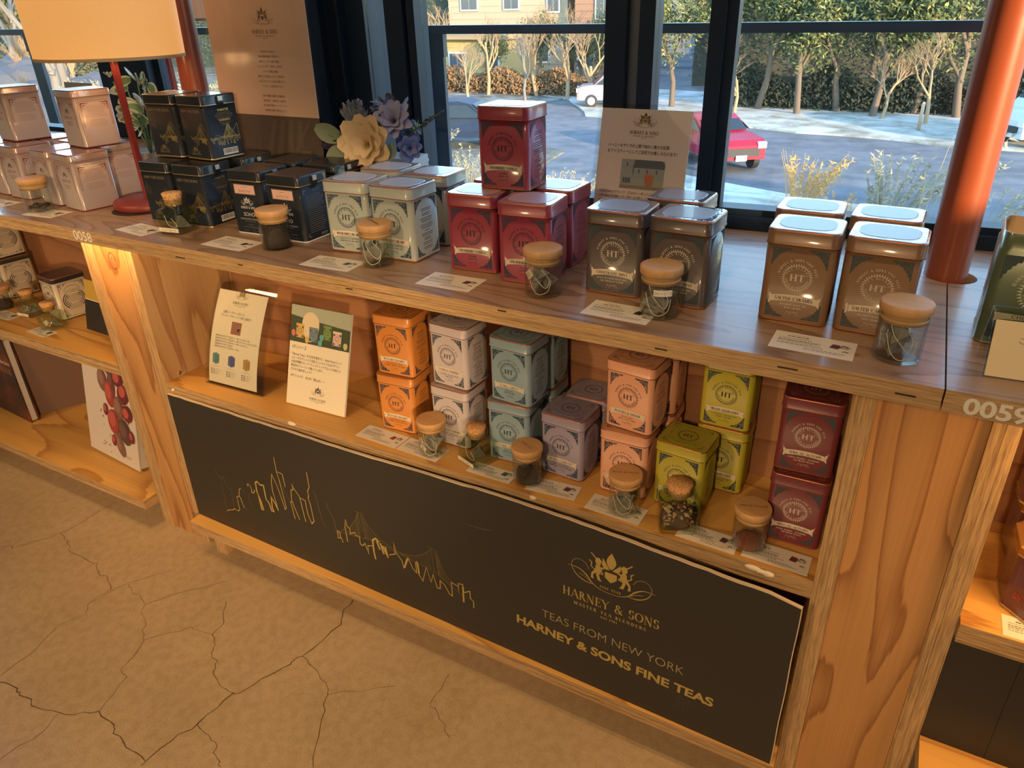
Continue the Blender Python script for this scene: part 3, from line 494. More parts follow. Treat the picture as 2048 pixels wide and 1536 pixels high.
d.logo(.9627, .1772, .0785, 0, 0); q.build('gold_crest_logo', [gold, gold_pale], bt); q = MB(); d = Draw(q, (0, 0, 0), bx_, by_, .0003); d.T = (.8475, .1105, -.018, 1); d.font('TEAS FROM NEW YORK', 0, 0, .0235, 1, 1, 0, .2365, -.012, 8); d.T = (.7995, .0757, -.026, 1); d.font('HARNEY & SONS FINE TEAS', 0, 0, .0235, 0, 1, 0, .3320, .034, 8)
q.build('gold_lettering', [gold, gold_pale], bt)
q = MB(); d = Draw(q, (0, 0, 0), bx_, by_, .0003); rnd = random.Random(8)
d.stroke([(.693, .243), (.722, .246), (.742, .2475), (.760, .2520)], [.0002, .0012, .0016, .0006], 0, 1)
for _ in range(46):
    x, y = rnd.uniform(.35, 1.19), rnd.uniform(.02, .28); r = rnd.uniform(.0003, .0009); d.disc(x, y, r, r, 0, 1, 5)
for _ in range(60):
    x = rnd.uniform(1.02, 1.10); y = .10 - (x - 1.02) * .8 + rnd.uniform(-.02, .02); d.stroke([(x, y), (x + .003, y - .002)], .0003, 0, 1)
q.build('scuff_mark', mat('scuff', (.12, .115, .10), .7), bt)
# ------------------------------------------------------------------ red columns, lamps
col_m = mat('red_column_paint', (.28, .060, .020), .38, coat=.3, bump=(90, .12, .0008))
for x, lab in ((-.0295, 'dark red round steel column behind the black tins'), (1.3370, 'sunlit orange-red round steel column through the right counter')):
    q = MB(); q.lathe([(.0253, 0), (.0253, 3)], seg=40); t = q.build('steel_column', col_m, None, (x, .345, 0)); tag(t, lab, 'column', 'red steel columns')
lamp_red = mat('lamp_red', (.19, .022, .02), .45); shade_m = mat('lamp_shade', (.40, .24, .11), .8, emit=(1, .44, .115, .66))
n = shade_m.node_tree; fab = noise(n, mapn(n, (400, 400, 900)), 1., 2); n.links.new(ramp(n, [(.3, (.36, .21, .09)), (.7, (.44, .27, .13))], fab), pbsdf(shade_m).inputs['Base Color'])
def table_lamp(loc, r, zb, h, hb, label, e=1.0, em=None):
    t = thing('table_lamp', loc, 0, label, 'lamp', 'shaded table lamps')
    q = MB(); q.lathe([(0, 0), (r * .50, 0), (r * .51, .002), (r * .51, .012), (r * .49, .014), (0, .0145)], seg=40); q.build('base', lamp_red, t)
    q = MB(); pr = .0045; q.box(-pr, pr, -pr, pr, .0145, zb + .03); q.build('pole', lamp_red, t)
    q = MB(); q.loft([[(rr * cos(2 * pi * j / 48), rr * sin(2 * pi * j / 48), z) for j in range(48)] for rr, z in ((r, zb), (r * 1.04, zb + h), (r * 1.04 - .002, zb + h), (r - .002, zb))], 0, sm=True); q.f = q.f; s_ = q.build('lamp_shade', em or shade_m, t)
    q = MB(); q.lathe([(r + .0006, zb), (r + .0008, zb + .005), (r - .0025, zb + .005), (r - .0025, zb)], seg=48); q.build('shade_hem', mat('shade_hem', (.45, .30, .16), .8), s_)
    q = MB(); q.lathe([(0, zb + .03), (.02, zb + .04), (.028, zb + .065), (.015, zb + .09), (0, zb + .095)], seg=12); q.build('bulb', mat('bulb', (1, .8, .5), .5, emit=(1, .6, .28, 6)), t)
    l = lamp('POINT', 'lamp_bulb_light', (loc[0], loc[1], loc[2] + zb - .006), e, (1, .55, .22)); l.data.shadow_soft_size = .02
    return t
table_lamp((0.002, .163, ZC + .0006), .118, .258, .22, .12, 'table lamp with glowing cream drum shade and dark red base, left front', .35)
shade2 = mat('lamp_shade_dim', (.50, .32, .2), .8, emit=(1, .45, .22, .22))
table_lamp((-.235, .455, ZC), .150, .312, .2, .1, 'second table lamp standing behind the red column', .12, shade2)
ZS, ZL = .4126, .0879
# ------------------------------------------------------------------ HT tea tins
wrap = dict(coat=1.)
def curls(d, ox, oy, qx, qy, L_, m, seed, w, L=1, n=44, hole=None):
    rnd = random.Random(seed); out = 0; tries = 0
    if hole is not None:
        ST = ((0, 1), (.07, .97), (.09, .80), (.17, .76), (.20, .60), (.29, .57), (.32, .43), (.43, .40), (.46, .29), (.60, .27), (.64, .16), (.84, .13), (.98, .05), (1, 0)); st_ = [(ox + qx * x * L_, oy + qy * y * L_) for x, y in ST]
        for i in range(len(st_) - 1): d.poly([(ox, oy), st_[i + 1], st_[i]] if qx * qy > 0 else [(ox, oy), st_[i], st_[i + 1]], m, L)
        while out < n and tries < 900:
            tries += 1; x, y = rnd.random(), rnd.random()
            if x ** .72 + y ** .72 > .97: continue
            r = rnd.uniform(.030, .060) * L_; a0 = rnd.uniform(0, 360); d.arc(ox + qx * (x * L_ + r * .5), oy + qy * (y * L_ + r * .5), r, r, a0, a0 + 250, w * .42, hole, L + 1, 5); out += 1
        return
    while out < n and tries < 900:
        tries += 1; x, y = rnd.random(), rnd.random()
        if x ** .70 + y ** .70 > 1.02: continue
        r = rnd.uniform(.045, .085) * L_; a0 = rnd.uniform(0, 360); d.arc(ox + qx * (x * L_ * .95 + r * .4), oy + qy * (y * L_ * .95 + r * .4), r * .55, r * .55, a0, a0 + 270, w * rnd.uniform(.8, 1.4), m, L, 6); out += 1
    st = []  # stepped outline
    for i, (x, y) in enumerate(((0, 1), (.08, .86), (.16, .80), (.18, .62), (.28, .58), (.30, .42), (.42, .40), (.44, .28), (.60, .26), (.64, .15), (.84, .12), (1, 0))): st.append((ox + qx * x * L_, oy + qy * y * L_))
    d.stroke([(ox, oy + qy * L_), (ox, oy), (ox + qx * L_, oy)], w * 1.1, m, L)
def ht_front(d, Wb, H0, H1, name, sub, ink, orn, ban, btxt, side=False, seed=1):
    """materials: ink, orn, ban (banner), btxt"""
    Hh = H1 - H0; V = lambda v: H0 + v * Hh; hw = Wb / 2; cl = .245 * Wb; mx = hw - .0075
    for qx in (-1, 1):
        curls(d, qx * mx, V(.965), -qx, -1, cl * 1.12, orn, seed + qx, .00062, n=34, hole=4); curls(d, qx * mx, V(.035), -qx, 1, cl * 1.08, orn, seed + 5 + qx, .00062, n=34, hole=4)
    if side:
        rr = random.Random(seed); y = V(.80)
        for blk, wdt in ((2, .40), (2, .34), (3, .46), (3, .50), (1, .2), (2, .44), (2, .3), (2, .36), (2, .4)):
            for _ in range(blk):
                d.lines(0, y, Wb * wdt, 1, 0, .00085, ink, 1, .5, rr); y -= .0025
            y -= .0016
        return
    cy = V(.585); R = .225 * Wb
    d.serif('HT', 0, cy - .050 * Wb, .105 * Wb, ink, 1, .5, .215 * Wb, sp=.02, bold=1.35)
    d.arc(0, cy, .185 * Wb, .185 * Wb, 0, 360, .0004, ink, 1, 30)
    for i in range(36):
        t = 2 * pi * i / 36; dt = .060; d.poly([(.190 * Wb * cos(t - dt), cy + .190 * Wb * sin(t - dt)), (.232 * Wb * cos(t), cy + .232 * Wb * sin(t)), (.190 * Wb * cos(t + dt), cy + .190 * Wb * sin(t + dt))], ink, 1)
    d.ring('TEA BLENDS', 0, cy, .140 * Wb, .033 * Wb, 90, 150, ink); d.ring('UNIQUE & UNCOMMON', 0, cy, .140 * Wb, .030 * Wb, 270, 160, ink, flip=True)
    d.ring('HARNEY & SONS FINE TEAS', 0, cy, .258 * Wb, .036 * Wb, 90, 158, ink)
    # banner
    by = V(.300); bw = .335 * Wb; n_ = 10; up = []; lo = []
    for i in range(n_ + 1):
        x = -bw + 2 * bw * i / n_; cvt = .0022 * (1 - (x / bw) ** 2); up.append((x, by + .0035 + cvt - .0012)); lo.append((x, by - .0038 + cvt - .0012))
    for i in range(n_): d.poly([lo[i], lo[i + 1], up[i + 1], up[i]], ban, 1)
    for q_ in (-1, 1):
        pts = [(q_ * bw * .985, by - .0050), (q_ * bw * 1.10, by - .0078), (q_ * bw * 1.08, by - .001), (q_ * bw * 1.16, by + .0062), (q_ * bw * 1.04, by + .0048), (q_ * bw * .985, by + .0023)]
        d.poly(pts if q_ > 0 else pts[::-1], ban, 1); d.arc(q_ * bw * 1.10, by + .0045, .0009, .0009, 0, 300, .0004, btxt, 2, 6)
        d.stroke([(q_ * bw * 1.16, by + .0064), (q_ * bw * 1.12, by + .0085)], .0003, ban, 1)
    tw = min(1.66 * bw, gwidth(name) * .0050); d.serif(name, 0, by - .0020, .0036, btxt, 2, .5, tw, bold=1.2)
    y = V(.205)
    for i, s_ in enumerate(sub): d.serif(s_.upper(), 0, y, .0021, ink, 1, .5, min(.58 * Wb, gwidth(s_, .25) * .0021), sp=.25, bold=1.2, detail=4); y -= .0037
    d.serif('20 SACHETS', 0, y - .001, .0015, ink, 1, .5, .0130, sp=.3, bold=1.3, detail=4); d.serif('1.4 OZ / 40 G', 0, y - .0035, .0015, ink, 1, .5, .0150, sp=.3, bold=1.3, detail=4)
def make_ht(key, col, name, sub, dark=False, H=.106, D=.069, wrapped=True, coat=.6, colr=.36, topc=None, frosted=True):
    Wl, Wb, Db = .0755, .0732, D - .0023; zl = H - .0170; rc = .0085
    body_m = mat('tin_' + key, col, .42, 0, coat=.32 if wrapped else .0, spec=.4 if wrapped else .28); lid_m = mat('tin_lid_' + key, col, .36, .05, coat=.32)
    tc_ = topc or tuple(v * .8 for v in col)
    top_m = mat('tin_top_' + key, tc_, .42 if not wrapped else .38, .1, coat=.25); rimtop = mat('tin_wrap_' + key, tuple(v * .85 for v in tc_), .13, .35, coat=1., bump=(150, .55, .0012)) if wrapped else top_m
    ink_c = (.62, .56, .42) if dark else (.022, .028, .045); ink = mat('tin_ink_dark' if not dark else 'tin_ink_cream', ink_c, .5); orn = mat('tin_orn_' + ('d' if dark else 'l'), (.045, .075, .085) if dark else (.018, .05, .085), .5)
    t = thing('tea_tin', (0, 0, 0), 0, name, 'tea tin')
    q = MB(); R = [rrect(Wb - .002, Db - .002, rc - .001, 0), rrect(Wb + .0004, Db + .0004, rc, .0010), rrect(Wb + .0006, Db + .0006, rc, .0018), rrect(Wb, Db, rc, .0026), rrect(Wb, Db, rc, zl + .001)]
    q.loft(R, [1, 1, 1, 0], 1, 0); 
    for i in range(len(q.sm)): q.sm[i] = len(q.f[i]) == 4
    q.build('body', [body_m, copper], t)
    q = MB(); R = [rrect(Wb, D - .0023, rc, zl), rrect(Wl + .0012, D + .0010, rc + .0012, zl + .0002), rrect(Wl + .0013, D + .0011, rc + .0012, zl + .0012), rrect(Wl, D - .0002, rc + .001, zl + .0018), rrect(Wl, D - .0002, rc + .001, H - .0020), rrect(Wl - .0006, D - .0008, rc + .001, H - .0010), rrect(Wl - .0022, D - .0024, rc, H - .0004), rrect(Wl - .0050, D - .0052, rc - .001, H)]
    q.loft(R, [1, 1, 0, 0, 1, 1, 2], 0, 2)
    for i in range(len(q.sm)): q.sm[i] = len(q.f[i]) == 4
    lid = q.build('lid', [lid_m, copper, rimtop], t)
    q = MB(); sw, sd = Wl * .80, D * .78; q.loft([squircle(sw, sd, H - .0001), squircle(sw - .002, sd - .002, H + .0004)], 0, 0, 0); d = Draw(q, (0, 0, H + .0005), (1, 0, 0), (0, 1, 0), .0001)
    if not frosted:
        d.arc(0, 0, .0135, .0125, 0, 360, .0003, 1, 1, 24); d.serif('HT', 0, -.0035, .007, 1, 1, .5, .0145, bold=1.3)
        for i in range(30): t_ = 2 * pi * i / 30; d.poly([(.0138 * cos(t_ - .06), .0128 * sin(t_ - .06)), (.0165 * cos(t_), .0153 * sin(t_)), (.0138 * cos(t_ + .06), .0128 * sin(t_ + .06))], 1, 1)
        for qx in (-1, 1):
            for qy in (-1, 1):
                d.arc(qx * .021, qy * .017, .004, .004, 0, 300, .0004, 1, 1, 8); d.stroke([(qx * .026, qy * .008), (qx * .0235, qy * .004), (qx * .026, 0)], .0004, 1, 1); d.stroke([(qx * .012, qy * .024), (qx * .006, qy * .0225), (0, qy * .0245)], .0004, 1, 1)
                for _ in range(1): curls(d, qx * .0285, qy * .0255, -qx, -qy, .009, 1, int(5 + qx + 2 * qy), .0004, n=6)
    q.build('lid_emblem', [top_m, ink if not dark else mat('emblem_dim', (.30, .25, .19), .5)], lid)
    q = MB(); d = Draw(q, (0, -Db / 2, 0), (1, 0, 0), (0, 0, 1)); ht_front(d, Wb, .003, zl, name, sub, 0, 1, 2, 3, seed=len(key) * 7)
    d = Draw(q, (0, Db / 2, 0), (-1, 0, 0), (0, 0, 1)) 
    for sx in (1, -1):
        d = Draw(q, (sx * Wb / 2, 0, 0), (0, sx, 0), (0, 0, 1)); ht_front(d, Db, .003, zl, '', (), 0, 1, 2, 3, True, seed=len(key) * 3 + 1)
    q.build('printed_label', [ink, orn, cream, dark_ink, body_m], t)
    return t
HT = {
 'strawberry': (( .28, .030, .060), 'STRAWBERRY VANILLA', ('Flavored', 'Black Tea'), False),
 'chocmint': ((.080, .058, .054), 'CHOCOLATE MINT', ('Black Tea with Fresh Mint', 'and Chocolate Flavor'), True),
 'caramel': ((.20, .108, .055), 'SALTED CARAMEL', ('Decadent Black Tea', 'with Caramel'), True),
 'winter': ((.34, .38, .35), 'WINTER WHITE EARL GREY', ('A Delicate & Soothing', 'Approach to Earl Grey'), False),
 'decaf': ((.60, .225, .045), 'DECAF HOT CINNAMON', ('Decaf Black Tea with', 'Cinnamon, Orange and Cloves'), False),
 'comoro': ((.56, .49, .49), 'VANILLA COMORO', ('A Creamy, Decaffeinated', 'Indulgence'), False),
 'earl': ((.25, .355, .41), 'EARL GREY', ('Black Tea', 'with Bergamot'), False),
 'currant': ((.32, .275, .37), 'BLACK CURRANT', ('Sweet and Aromatic', 'with Sweet Black Currants'), False),
 'peach': ((.74, .36, .21), 'PEACHES & GINGER', ('Peachy Sweet', 'with a Spicy Twist'), False),
 'ginger': ((.43, .37, .03), 'ORGANIC GINGER LEMON', ('A Soothing Caffeine-Free', 'Herbal Infusion'), False),
 'autumn': ((.175, .032, .036), 'AFRICAN AUTUMN', ('Herbal Rooibos, Cranberry,', 'and Bright Orange'), True)}
hT, hS = .106, .110
HH = {'T': (hT, .069), 'S': (hS, .066)}
SPOTS = [  # key, level, x, y, rot, layer, label
 ('strawberry', 'T', .7620, .1314, 4.8, 0, 'raspberry red tea tin at the left of the front pair, label fully visible'),
 ('strawberry', 'T', .8493, .1175, 5.2, 0, 'raspberry red tea tin standing right behind the jar with the diamond-shaped tag'),
 ('strawberry', 'T', .7930, .1700, 4.0, 1, 'raspberry red tea tin perched on top of the red stack'),
 ('strawberry', 'T', .8450, .2000, -1.0, 0, 'raspberry red tea tin at the back right of its group, beside the acrylic sign'),
 ('strawberry', 'T', .7560, .2120, 2.0, 0, 'raspberry red tea tin hidden behind the stack, only its lid corner showing'),
 ('chocmint', 'T', .9689, .1275, 1.7, 0, 'dark brown chocolate mint tin, front left of its group of three, full label showing'),
 ('chocmint', 'T', 1.0518, .1265, -1.6, 0, 'dark brown chocolate mint tin whose label is half hidden by a jar'),
 ('chocmint', 'T', 1.0190, .2085, -1.7, 0, 'dark brown chocolate mint tin at the back, in front of the acrylic sign'),
 ('caramel', 'T', 1.1838, .1315, .9, 0, 'caramel brown salted caramel tin, front left of the four, label fully readable'),
 ('caramel', 'T', 1.2653, .1325, -1.3, 0, 'caramel brown salted caramel tin, front right of the four behind the largest looking jar'),
 ('caramel', 'T', 1.1750, .2185, 1.4, 0, 'caramel brown tin at the back left of the salted caramel four'),
 ('caramel', 'T', 1.2590, .2165, -1.2, 0, 'caramel brown tin at the back right of the salted caramel four, by the red column'),
 ('winter', 'T', .5483, .1272, 6.5, 0, 'pale grey-green winter white tin, front left of the four, full label showing'),
 ('winter', 'T', .6353, .1262, .5, 0, 'pale grey-green winter white tin, front right of the four, partly behind a jar'),
 ('winter', 'T', .5475, .2145, 3.6, 0, 'pale grey-green winter white tin at the back left, under the cream flower'),
 ('winter', 'T', .6335, .2105, 4.0, 0, 'pale grey-green winter white tin at the back right, side in shadow'),
 ('decaf', 'S', .5540, .1840, 4.3, 0, 'lower orange decaf cinnamon tin on the shelf'), ('decaf', 'S', .5580, .1870, 4.0, 1, 'upper orange decaf cinnamon tin balanced on its twin'),
 ('comoro', 'S', .6660, .1870, -1.6, 0, 'lower pinkish grey vanilla comoro tin, half behind a jar'), ('comoro', 'S', .6690, .1930, -4.0, 1, 'upper pinkish grey vanilla comoro tin with full label'),
 ('earl', 'S', .7765, .1865, 3.0, 0, 'lower blue-grey earl grey tin, front'), ('earl', 'S', .7850, .1880, -4.0, 1, 'upper blue-grey earl grey tin, front, label fully visible'),
 ('earl', 'S', .7880, .2565, -.5, 1, 'upper blue-grey earl grey tin at the back, only its side showing'), ('earl', 'S', .7880, .2570, 1.0, 0, 'lower blue-grey earl grey tin at the back in deep shade'),
 ('currant', 'S', .8745, .1870, -3.2, 0, 'mauve black currant tin at the front, patterned lid visible'), ('currant', 'S', .8830, .2585, -.3, 0, 'mauve black currant tin behind its twin in shadow'),
 ('peach', 'S', .9735, .1860, 1.5, 0, 'lower peach coloured tin behind the jar with teabag strings'), ('peach', 'S', .9790, .1930, -6.0, 1, 'upper peach coloured tin with its label in full view'),
 ('peach', 'S', .9880, .2630, 1.0, 1, 'upper peach coloured tin at the back, only a strip of its side visible'), ('peach', 'S', .9880, .2630, 0., 0, 'lower peach coloured tin at the back, hidden in shade'),
 ('ginger', 'S', 1.0608, .1885, -5.2, 0, 'bright olive yellow ginger lemon tin at the front with patterned lid'), ('ginger', 'S', 1.0992, .2630, 0., 0, 'lower olive yellow ginger lemon tin at the back, behind the front one'), ('ginger', 'S', 1.0995, .2620, -.5, 1, 'upper olive yellow ginger lemon tin at the back, top cut off by the counter'),
 ('autumn', 'S', 1.2215, .1840, 1.2, 0, 'lower maroon african autumn tin next to the right side panel'), ('autumn', 'S', 1.2190, .1950, 3.0, 1, 'upper maroon african autumn tin next to the right side panel'), ('autumn', 'S', 1.2200, .2600, 0., 0, 'maroon tin at the very back right of the shelf, behind the maroon stack')]
first = {}
for key, lv, x, y, rz, layer, lab in SPOTS:
    H, D = HH[lv]
    if key not in first:
        col, nm, sub, dk = HT[key]; t = make_ht(key, col, nm, sub, dk, H, D, wrapped=(lv == 'T'), frosted=(lv == 'T'), topc=(.28, .28, .31) if key in ('chocmint', 'caramel') else ((.45, .46, .50) if key == 'winter' else ((.50, .30, .33) if key == 'strawberry' else tuple(v * .75 for v in col)))); first[key] = t
    else: t = dup(first[key])
    place(t, (x, y, (ZC if lv == 'T' else ZS) + layer * (H + .0006)), radians(rz), lab, 'square tea tins with a sunburst label')
# ------------------------------------------------------------------ black hinged tins
blk = mat('black_tin', (.010, .014, .022), .5, 0, coat=.08, spec=.3); blk_lid = mat('black_tin_lid', (.014, .016, .020), .30, .1, coat=.35, bump=(30, .04), spec=.4); goldline = mat('gold_line', (.50, .37, .18), .3, .7)
goldfoil = mat('gold_foil', (.72, .52, .16), .28, .75); golddim = mat('gold_foil_dim', (.26, .20, .10), .4, .4); pinklab = mat('pink_label', (.62, .40, .34), .6); stick = mat('grey_sticker', (.55, .56, .56), .6)
def make_black(kind, W=.0685, D=.0700, H=.103):
    t = thing('hinged_tea_tin', (0, 0, 0), 0, kind, 'tea tin'); rc = .007; zl = H - .0165
    q = MB(); R = [rrect(W - .003, D - .003, rc - .001, 0), rrect(W - .0008, D - .0008, rc, .001), rrect(W - .0008, D - .0008, rc, .002), rrect(W - .0016, D - .0016, rc, .0028), rrect(W - .0016, D - .0016, rc, zl)]
    q.loft(R, [1, 1, 1, 0], 1, 0); q.sm = [len(f) == 4 for f in q.f]; q.build('body', [blk, goldline if kind == 'ny' else stick], t)
    q = MB(); R = [rrect(W - .0016, D - .0016, rc, zl), rrect(W, D, rc, zl + .0002), rrect(W, D, rc, zl + .0010), rrect(W - .0004, D - .0004, rc, zl + .0014), rrect(W - .0004, D - .0004, rc, H - .003), rrect(W - .0016, D - .0016, rc, H - .001), rrect(W - .005, D - .005, rc, H - .0006), rrect(W - .008, D - .008, rc - .002, H - .0010)]
    q.loft(R, [0, 1, 1, 0, 0, 0, 0], 0, 0); q.sm = [len(f) == 4 for f in q.f]; lid = q.build('lid', [blk_lid, goldline], t)
    q = MB(); x = W / 2; q.loft([[(x - .001, -.007, z0), (x - .001, .007, z0), (x + xo, .006, z0), (x + xo, -.006, z0)] for z0, xo in ((zl - .002, .0012), (zl + .003, .0022), (H - .004, .0022), (H - .002, .001))], 0, 0, 0); q.build('latch', [blk_lid], t)
    q = MB(); d = Draw(q, (x + .0023, 0, 0), (0, 1, 0), (0, 0, 1)); d.rect(-.004, H - .0105, .005, H - .003, 0, 1); q.build('tape_seal', [mat('silver_tape', (.62, .66, .70), .3, .5)], t)
    q = MB(); fy = -(D - .0016) / 2; fx = (W - .0016) / 2; hw = W / 2
    d = Draw(q, (0, fy, 0), (1, 0, 0), (0, 0, 1)); e = Draw(q, (fx, 0, 0), (0, 1, 0), (0, 0, 1))
    if kind == 'ny':
        d.font('NEW YORK BLEND', 0, .0755, .0066, 1, 1, .5, .046, .012)
        k = .17; x0 = .405
        for l in SKY['m'][2:7]: d.stroke([(-hw + .006 + (p[0] - .235) * .16, .030 + p[1] * .17) for p in pairs(l)], .00035, 1)
        def tf(x, y, side=False):
            yb = (y - deck_y(x)); return x, .034 + yb * .42 - .002
        for l in SKY['c'][:4] + SKY['c'][5:]:
            p = [(q_[0], .034 + (q_[1] - deck_y(q_[0])) * .42) for q_ in pairs(l)]
            u = [((q_[0] - .405) * .40, q_[1]) for q_ in p]   # wrap coordinate from the left of the bridge
            fa = [(a_ - hw + .028, b_) for a_, b_ in u if a_ < hw * 2 - .034]; fb = [(a_ - (2 * hw - .034) - D / 2 + .006, b_) for a_, b_ in u if a_ >= hw * 2 - .034 and a_ - (2 * hw - .034) - D / 2 + .006 < D / 2 - .004]
            if len(fa) > 1: d.stroke(fa, .0004, 0)
            if len(fb) > 1: e.stroke(fb, .0004, 0)
        rr = random.Random(2)
        for dd, xa, xb, bright in ((d, -hw + .024, hw - .005, 1), (e, -D / 2 + .004, D / 2 - .006, 1)):
            x_ = xa; pts = []
            while x_ < xb: h_ = rr.uniform(-.012, .004); pts += [(x_, .034 + h_), (x_ + .0013, .034 + h_ + rr.uniform(-.001, .001)), (x_ + .0014, .034 + rr.uniform(-.003, .001))]; x_ += rr.uniform(.0016, .003)
            dd.stroke(pts, .0005, 0); dd.stroke([(xa, .0335), (xb, .0335)], .0006, 0); dd.stroke([(xa, .0350), (xb, .0350)], .0003, 0)
            for tx in ((xb - .014) if dd is d else .008,):
                dd.stroke([(tx - .0012, .034), (tx - .0012, .0555)], .0007, 0); dd.stroke([(tx + .0012, .034), (tx + .0012, .0555)], .0007, 0)
                for i in range(12):
                    for s_ in (-1, 1):
                        xe = tx + s_ * (.0025 + i * .00105); ye = .055 - (i / 12) ** .6 * .019
                        dd.stroke([(tx + s_ * .001, .0545), (xe, .0345)], .00010, 0)
                dd.stroke([(tx + .0012 + i * .0013, .0555 - (i / 10) ** .55 * .020) for i in range(11)], .0003, 0); dd.stroke([(tx - (.0012 + i * .0013), .0555 - (i / 10) ** .55 * .020) for i in range(11)], .0003, 0)
        for i in range(4): d.rect(hw - .019 + i * .0032, .0285 - .001 * i, hw - .0172 + i * .0032, .0365, 2, 2)
        d.crest(-.006, .012, .011, 1, lw=.02); d.serif('HARNEY & SONS', -.006, .0075, .0030, 1, 1, .5, .022, bold=1.1, detail=4)
        e.font('CHARACTER', .004, .0765, .0048, 0, 1, .5, .022, .014); e.font('INGREDIENTS', .004, .0605, .0046, 0, 1, .5, .022, .014)
        for i, s_ in enumerate(('A soothing blend to help you', 'decompress from city life. Subtle sweet', 'notes of apples, with spicier notes of', 'ginger and fruit peppermint.')): e.font(s_, .004, .0728 - .0029 * i, .0028, 1, 1, .5, (.026, .036, .034, .028)[i])
        for i, s_ in enumerate(('Chamomile, ginger root', 'and peppermint.')): e.font(s_, .004, .0568 - .0029 * i, .0028, 1, 1, .5, (.022, .016)[i])
        e.rect(-.010, .006, .020, .0165, 3, 1); xx = -.0085; rr = random.Random(9)
        while xx < .018: w_ = rr.uniform(.0004, .0013); e.rect(xx, .0085, xx + w_, .0155, 4, 2); xx += w_ + rr.uniform(.0004, .0010)
        ms = [goldfoil, golddim, goldfoil, stick, dark_ink]
    else:
        d.rect(-.0215, .0665, .0195, .0805, 0, 1); d.frame(-.0222, .0658, .0202, .0812, .0004, 1, 1); d.font('BLACK TEA', -.001, .0690, .0052, 2, 2, .5, .024, .0); d.stroke([(-.008, .0772), (-.001, .0777), (.006, .0772)], [.0002, .0009, .0002], 2, 2)
        d.crest(0, .050, .013, 3, lw=.02); d.serif('HARNEY & SONS', 0, .0425, .0038, 3, 1, .5, .029, bold=1.2, detail=4); d.font('SOHO', 0, .0305, .0088, 3, 1, .5, .0225); d.font('CHOCOLATE & COCONUT', 0, .0245, .0034, 3, 1, .5, .040)
        d.lines(0, .0215, .03, 1, 0, .0007, 4, 1, .5); d.arc(0, .0165, .0016, .0012, 20, 340, .0003, 4); d.stroke([(-.006, .0165), (-.002, .017)], .0004, 4); d.stroke([(.006, .0165), (.002, .017)], .0004, 4); d.lines(0, .0118, .044, 1, 0, .0007, 4, 1, .5); d.arc(.004, .0062, .0028, .0028, 0, 360, .0003, 4, 1, 14); d.lines(-.018, .006, .012, 1, 0, .0007, 4, 1); d.lines(.010, .006, .012, 1, 0, .0007, 4, 1)
        e.font('SOHO', .002, .0765, .0050, 4, 1, .5, .014)
        for q_ in ((-1, 1), (1, 1), (-1, -1), (1, -1)): e.stroke([(q_[0] * .026, .044 + q_[1] * .030), (q_[0] * .026, .044 + q_[1] * .036), (q_[0] * .020, .044 + q_[1] * .036)], .0012, 4)
        e.lines(-.022, .070, .042, 18, .0033, .0008, 4, 1, 0)
        for i in range(3): e.arc(.004 + i * .005, .0075, .0015, .0015, 0, 300, .0005, 3, 1, 7)
        ms = [pinklab, mat('label_outline', (.35, .25, .2), .6), mat('label_brown_ink', (.25, .12, .09), .6), mat('soft_white_ink', (.50, .50, .48), .5), mat('soft_grey_ink', (.14, .15, .16), .6)]
    q.build('printed_label', ms, t); return t
kb = {}
for kind, x, y, rz, layer, lab in [
 ('ny', .2113, .1315, 3.7, 0, 'black hinged tin with gold bridge in the bottom row, barcode at its lower right'), ('ny', .1336, .1270, 5.0, 0, 'black hinged tin in the bottom row beside the lamp base, behind the square corked jar'),
 ('ny', .2010, .1760, -2.0, 1, 'black hinged tin with gold bridge on top of the stack, right one, text side showing'), ('ny', .1230, .1720, 6.0, 1, 'black hinged tin on top of the stack, left one beside the lamp pole'),
 ('ny', .2240, .2120, 2.0, 0, 'black hinged tin in the back row, lid peeking out right of the stack'), ('ny', .1420, .2080, 3.0, 0, 'black hinged tin hidden at the back left under the stack'),
 ('soho', .3375, .1365, 4.0, 0, 'black tin with pink label, front left of its group, chocolate coconut blend'), ('soho', .4245, .1330, 2.0, 0, 'black tin with pink label behind the jar of dark loose tea'),
 ('soho', .3370, .2160, 2.0, 0, 'black tin at the back left of the pink-labelled group, only the lid visible'), ('soho', .4190, .2210, 1.0, 0, 'black tin at the back right, silver tape on its latch, beside the flower box')]:
    if kind not in kb: t = kb[kind] = make_black(kind)
    else: t = dup(kb[kind])
    place(t, (x, y, ZC + layer * .1034), radians(rz), lab, 'black hinged tea tins')
